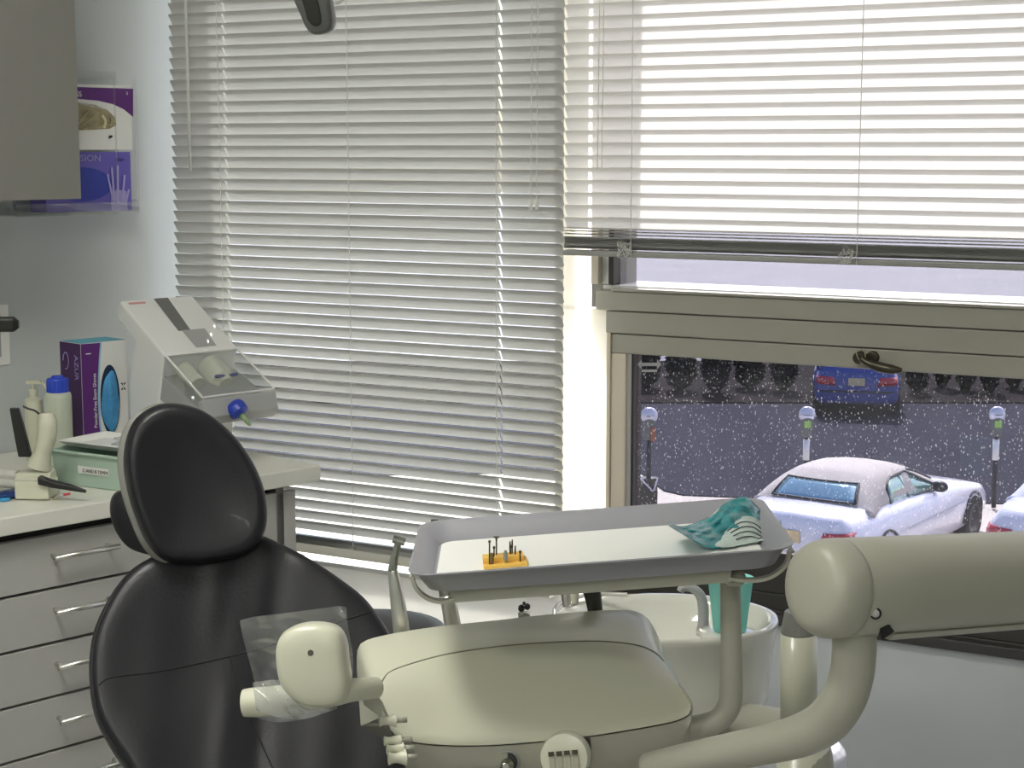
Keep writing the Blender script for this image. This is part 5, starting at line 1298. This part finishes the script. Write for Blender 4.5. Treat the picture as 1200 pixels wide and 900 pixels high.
    if plate:
        bm = BM(); c_ = projb((-1, 0, .70), (1, 0, 0), .01); yv = M.to_3x3() @ Vector((0, 1, 0)); xv = M.to_3x3() @ Vector((1, 0, 0))
        box(bm, c_-yv*.16-Z*.08-xv*.012, .32, .012, .15, yv, xv); obj('number_plate', bm, M_plate, t, bevel=.004)
    bm = BM(); P = [projb((-1, y_, .50), (1, 0, 0), .01) for y_ in [(-.8+1.6*i/12) for i in range(13)]]; tube(bm, P, .02, 6); obj('bumper_seam', bm, M_trimb, t, smooth=True)
    P = [projb((x, -2, .60+.03*x/4), (0, 1, 0), .002) for x in [1.5+2.0*i/10 for i in range(11)]]; bm = BM(); tube(bm, P, .010, 6); obj('side_crease', bm, mat('crease_grey', srgb(190, 190, 200), .5), t)
    return t
# white convertible: rear right corner seen at px ~1003
rc = atd(1003, 650, 19.6); rc.z = GZ
phi = math.radians(35.5)           # heading to the right of the view direction
hd_ = F*math.cos(phi)+R*math.sin(phi); lf_ = Vector((-hd_.y, hd_.x, 0))
org = rc+lf_*.88
make_car('convertible_car', 'white convertible with tan soft top parked in front of the meters', 'car', Vector((org.x, org.y, GZ)), math.atan2(hd_.y, hd_.x), M_carw, M_top, roofh=1.34, ra=.62)
rc = atd(1143, 700, 20.3); rc.z = GZ
o2 = rc-lf_*.88
make_car('sedan_car', 'white car cut off at the right edge beside the convertible', 'car', Vector((o2.x, o2.y, GZ)), math.atan2(hd_.y, hd_.x), M_carw, M_carw, soft=False, roofh=1.42, deck=1.02, ra=.75)
rc = atd(1003, 480, 33.5); hb2 = F*math.cos(.2)+R*math.sin(.2)
make_car('hatchback_car', 'blue car parked across the street with its rear to the window', 'car', Vector((rc.x, rc.y, GZ+.04)), math.atan2(hb2.y, hb2.x), M_blue, M_blue, soft=False, Lc=4.3, Wc=1.72, roofh=1.48, deck=1.05, ra=.15)

# ================================================================== LIGHT
for i, (x, y) in enumerate(((1.15, -2.0), (1.2, -4.0), (3.2, -4.4))):
    t = thing('ceiling_light', ('square ceiling light between the counter and the dental chair', 'square ceiling light at the counter side of the back of the room', 'square ceiling light at the back of the room behind the camera')[i], 'ceiling light', Vector((x, y, H-.05)))
    bm = BM(); box(bm, Vector((x-.3, y-.3, H-.045)), .6, .6, .04); obj('housing', bm, M_whitep, t)
    bm = BM(); box(bm, Vector((x-.27, y-.27, H-.05)), .54, .54, .004); obj('diffuser', bm, emis('ceiling_diffuser', (1, .98, .91, 1), 34.0) if not i else bpy.data.materials['ceiling_diffuser'], t)
sl = bpy.data.lights.new('sun', 'SUN'); sl.energy = 14; sl.angle = math.radians(.6); sl.color = (1, .96, .9)
so_ = bpy.data.objects.new('sun', sl); COL.objects.link(so_)
dv = Vector((.31, -.62, -.80)).normalized(); so_.rotation_euler = dv.to_track_quat('-Z', 'Y').to_euler(); so_.location = (5, 10, 15)
wd = bpy.data.worlds.new('sky'); SC.world = wd; wd.use_nodes = True; nt = wd.node_tree
bg = nt.nodes['Background']; sky = nt.nodes.new('ShaderNodeTexSky'); sky.sky_type = 'NISHITA'; sky.sun_disc = False
sky.sun_elevation = math.radians(50); sky.sun_rotation = math.radians(20); sky.air_density = 1.0; sky.dust_density = 2.5
nt.links.new(sky.outputs[0], bg.inputs[0]); bg.inputs[1].default_value = .48
vs = SC.view_settings; vs.view_transform = 'Standard'; vs.look = 'None'; vs.exposure = 0; vs.gamma = 1; vs.use_curve_mapping = False
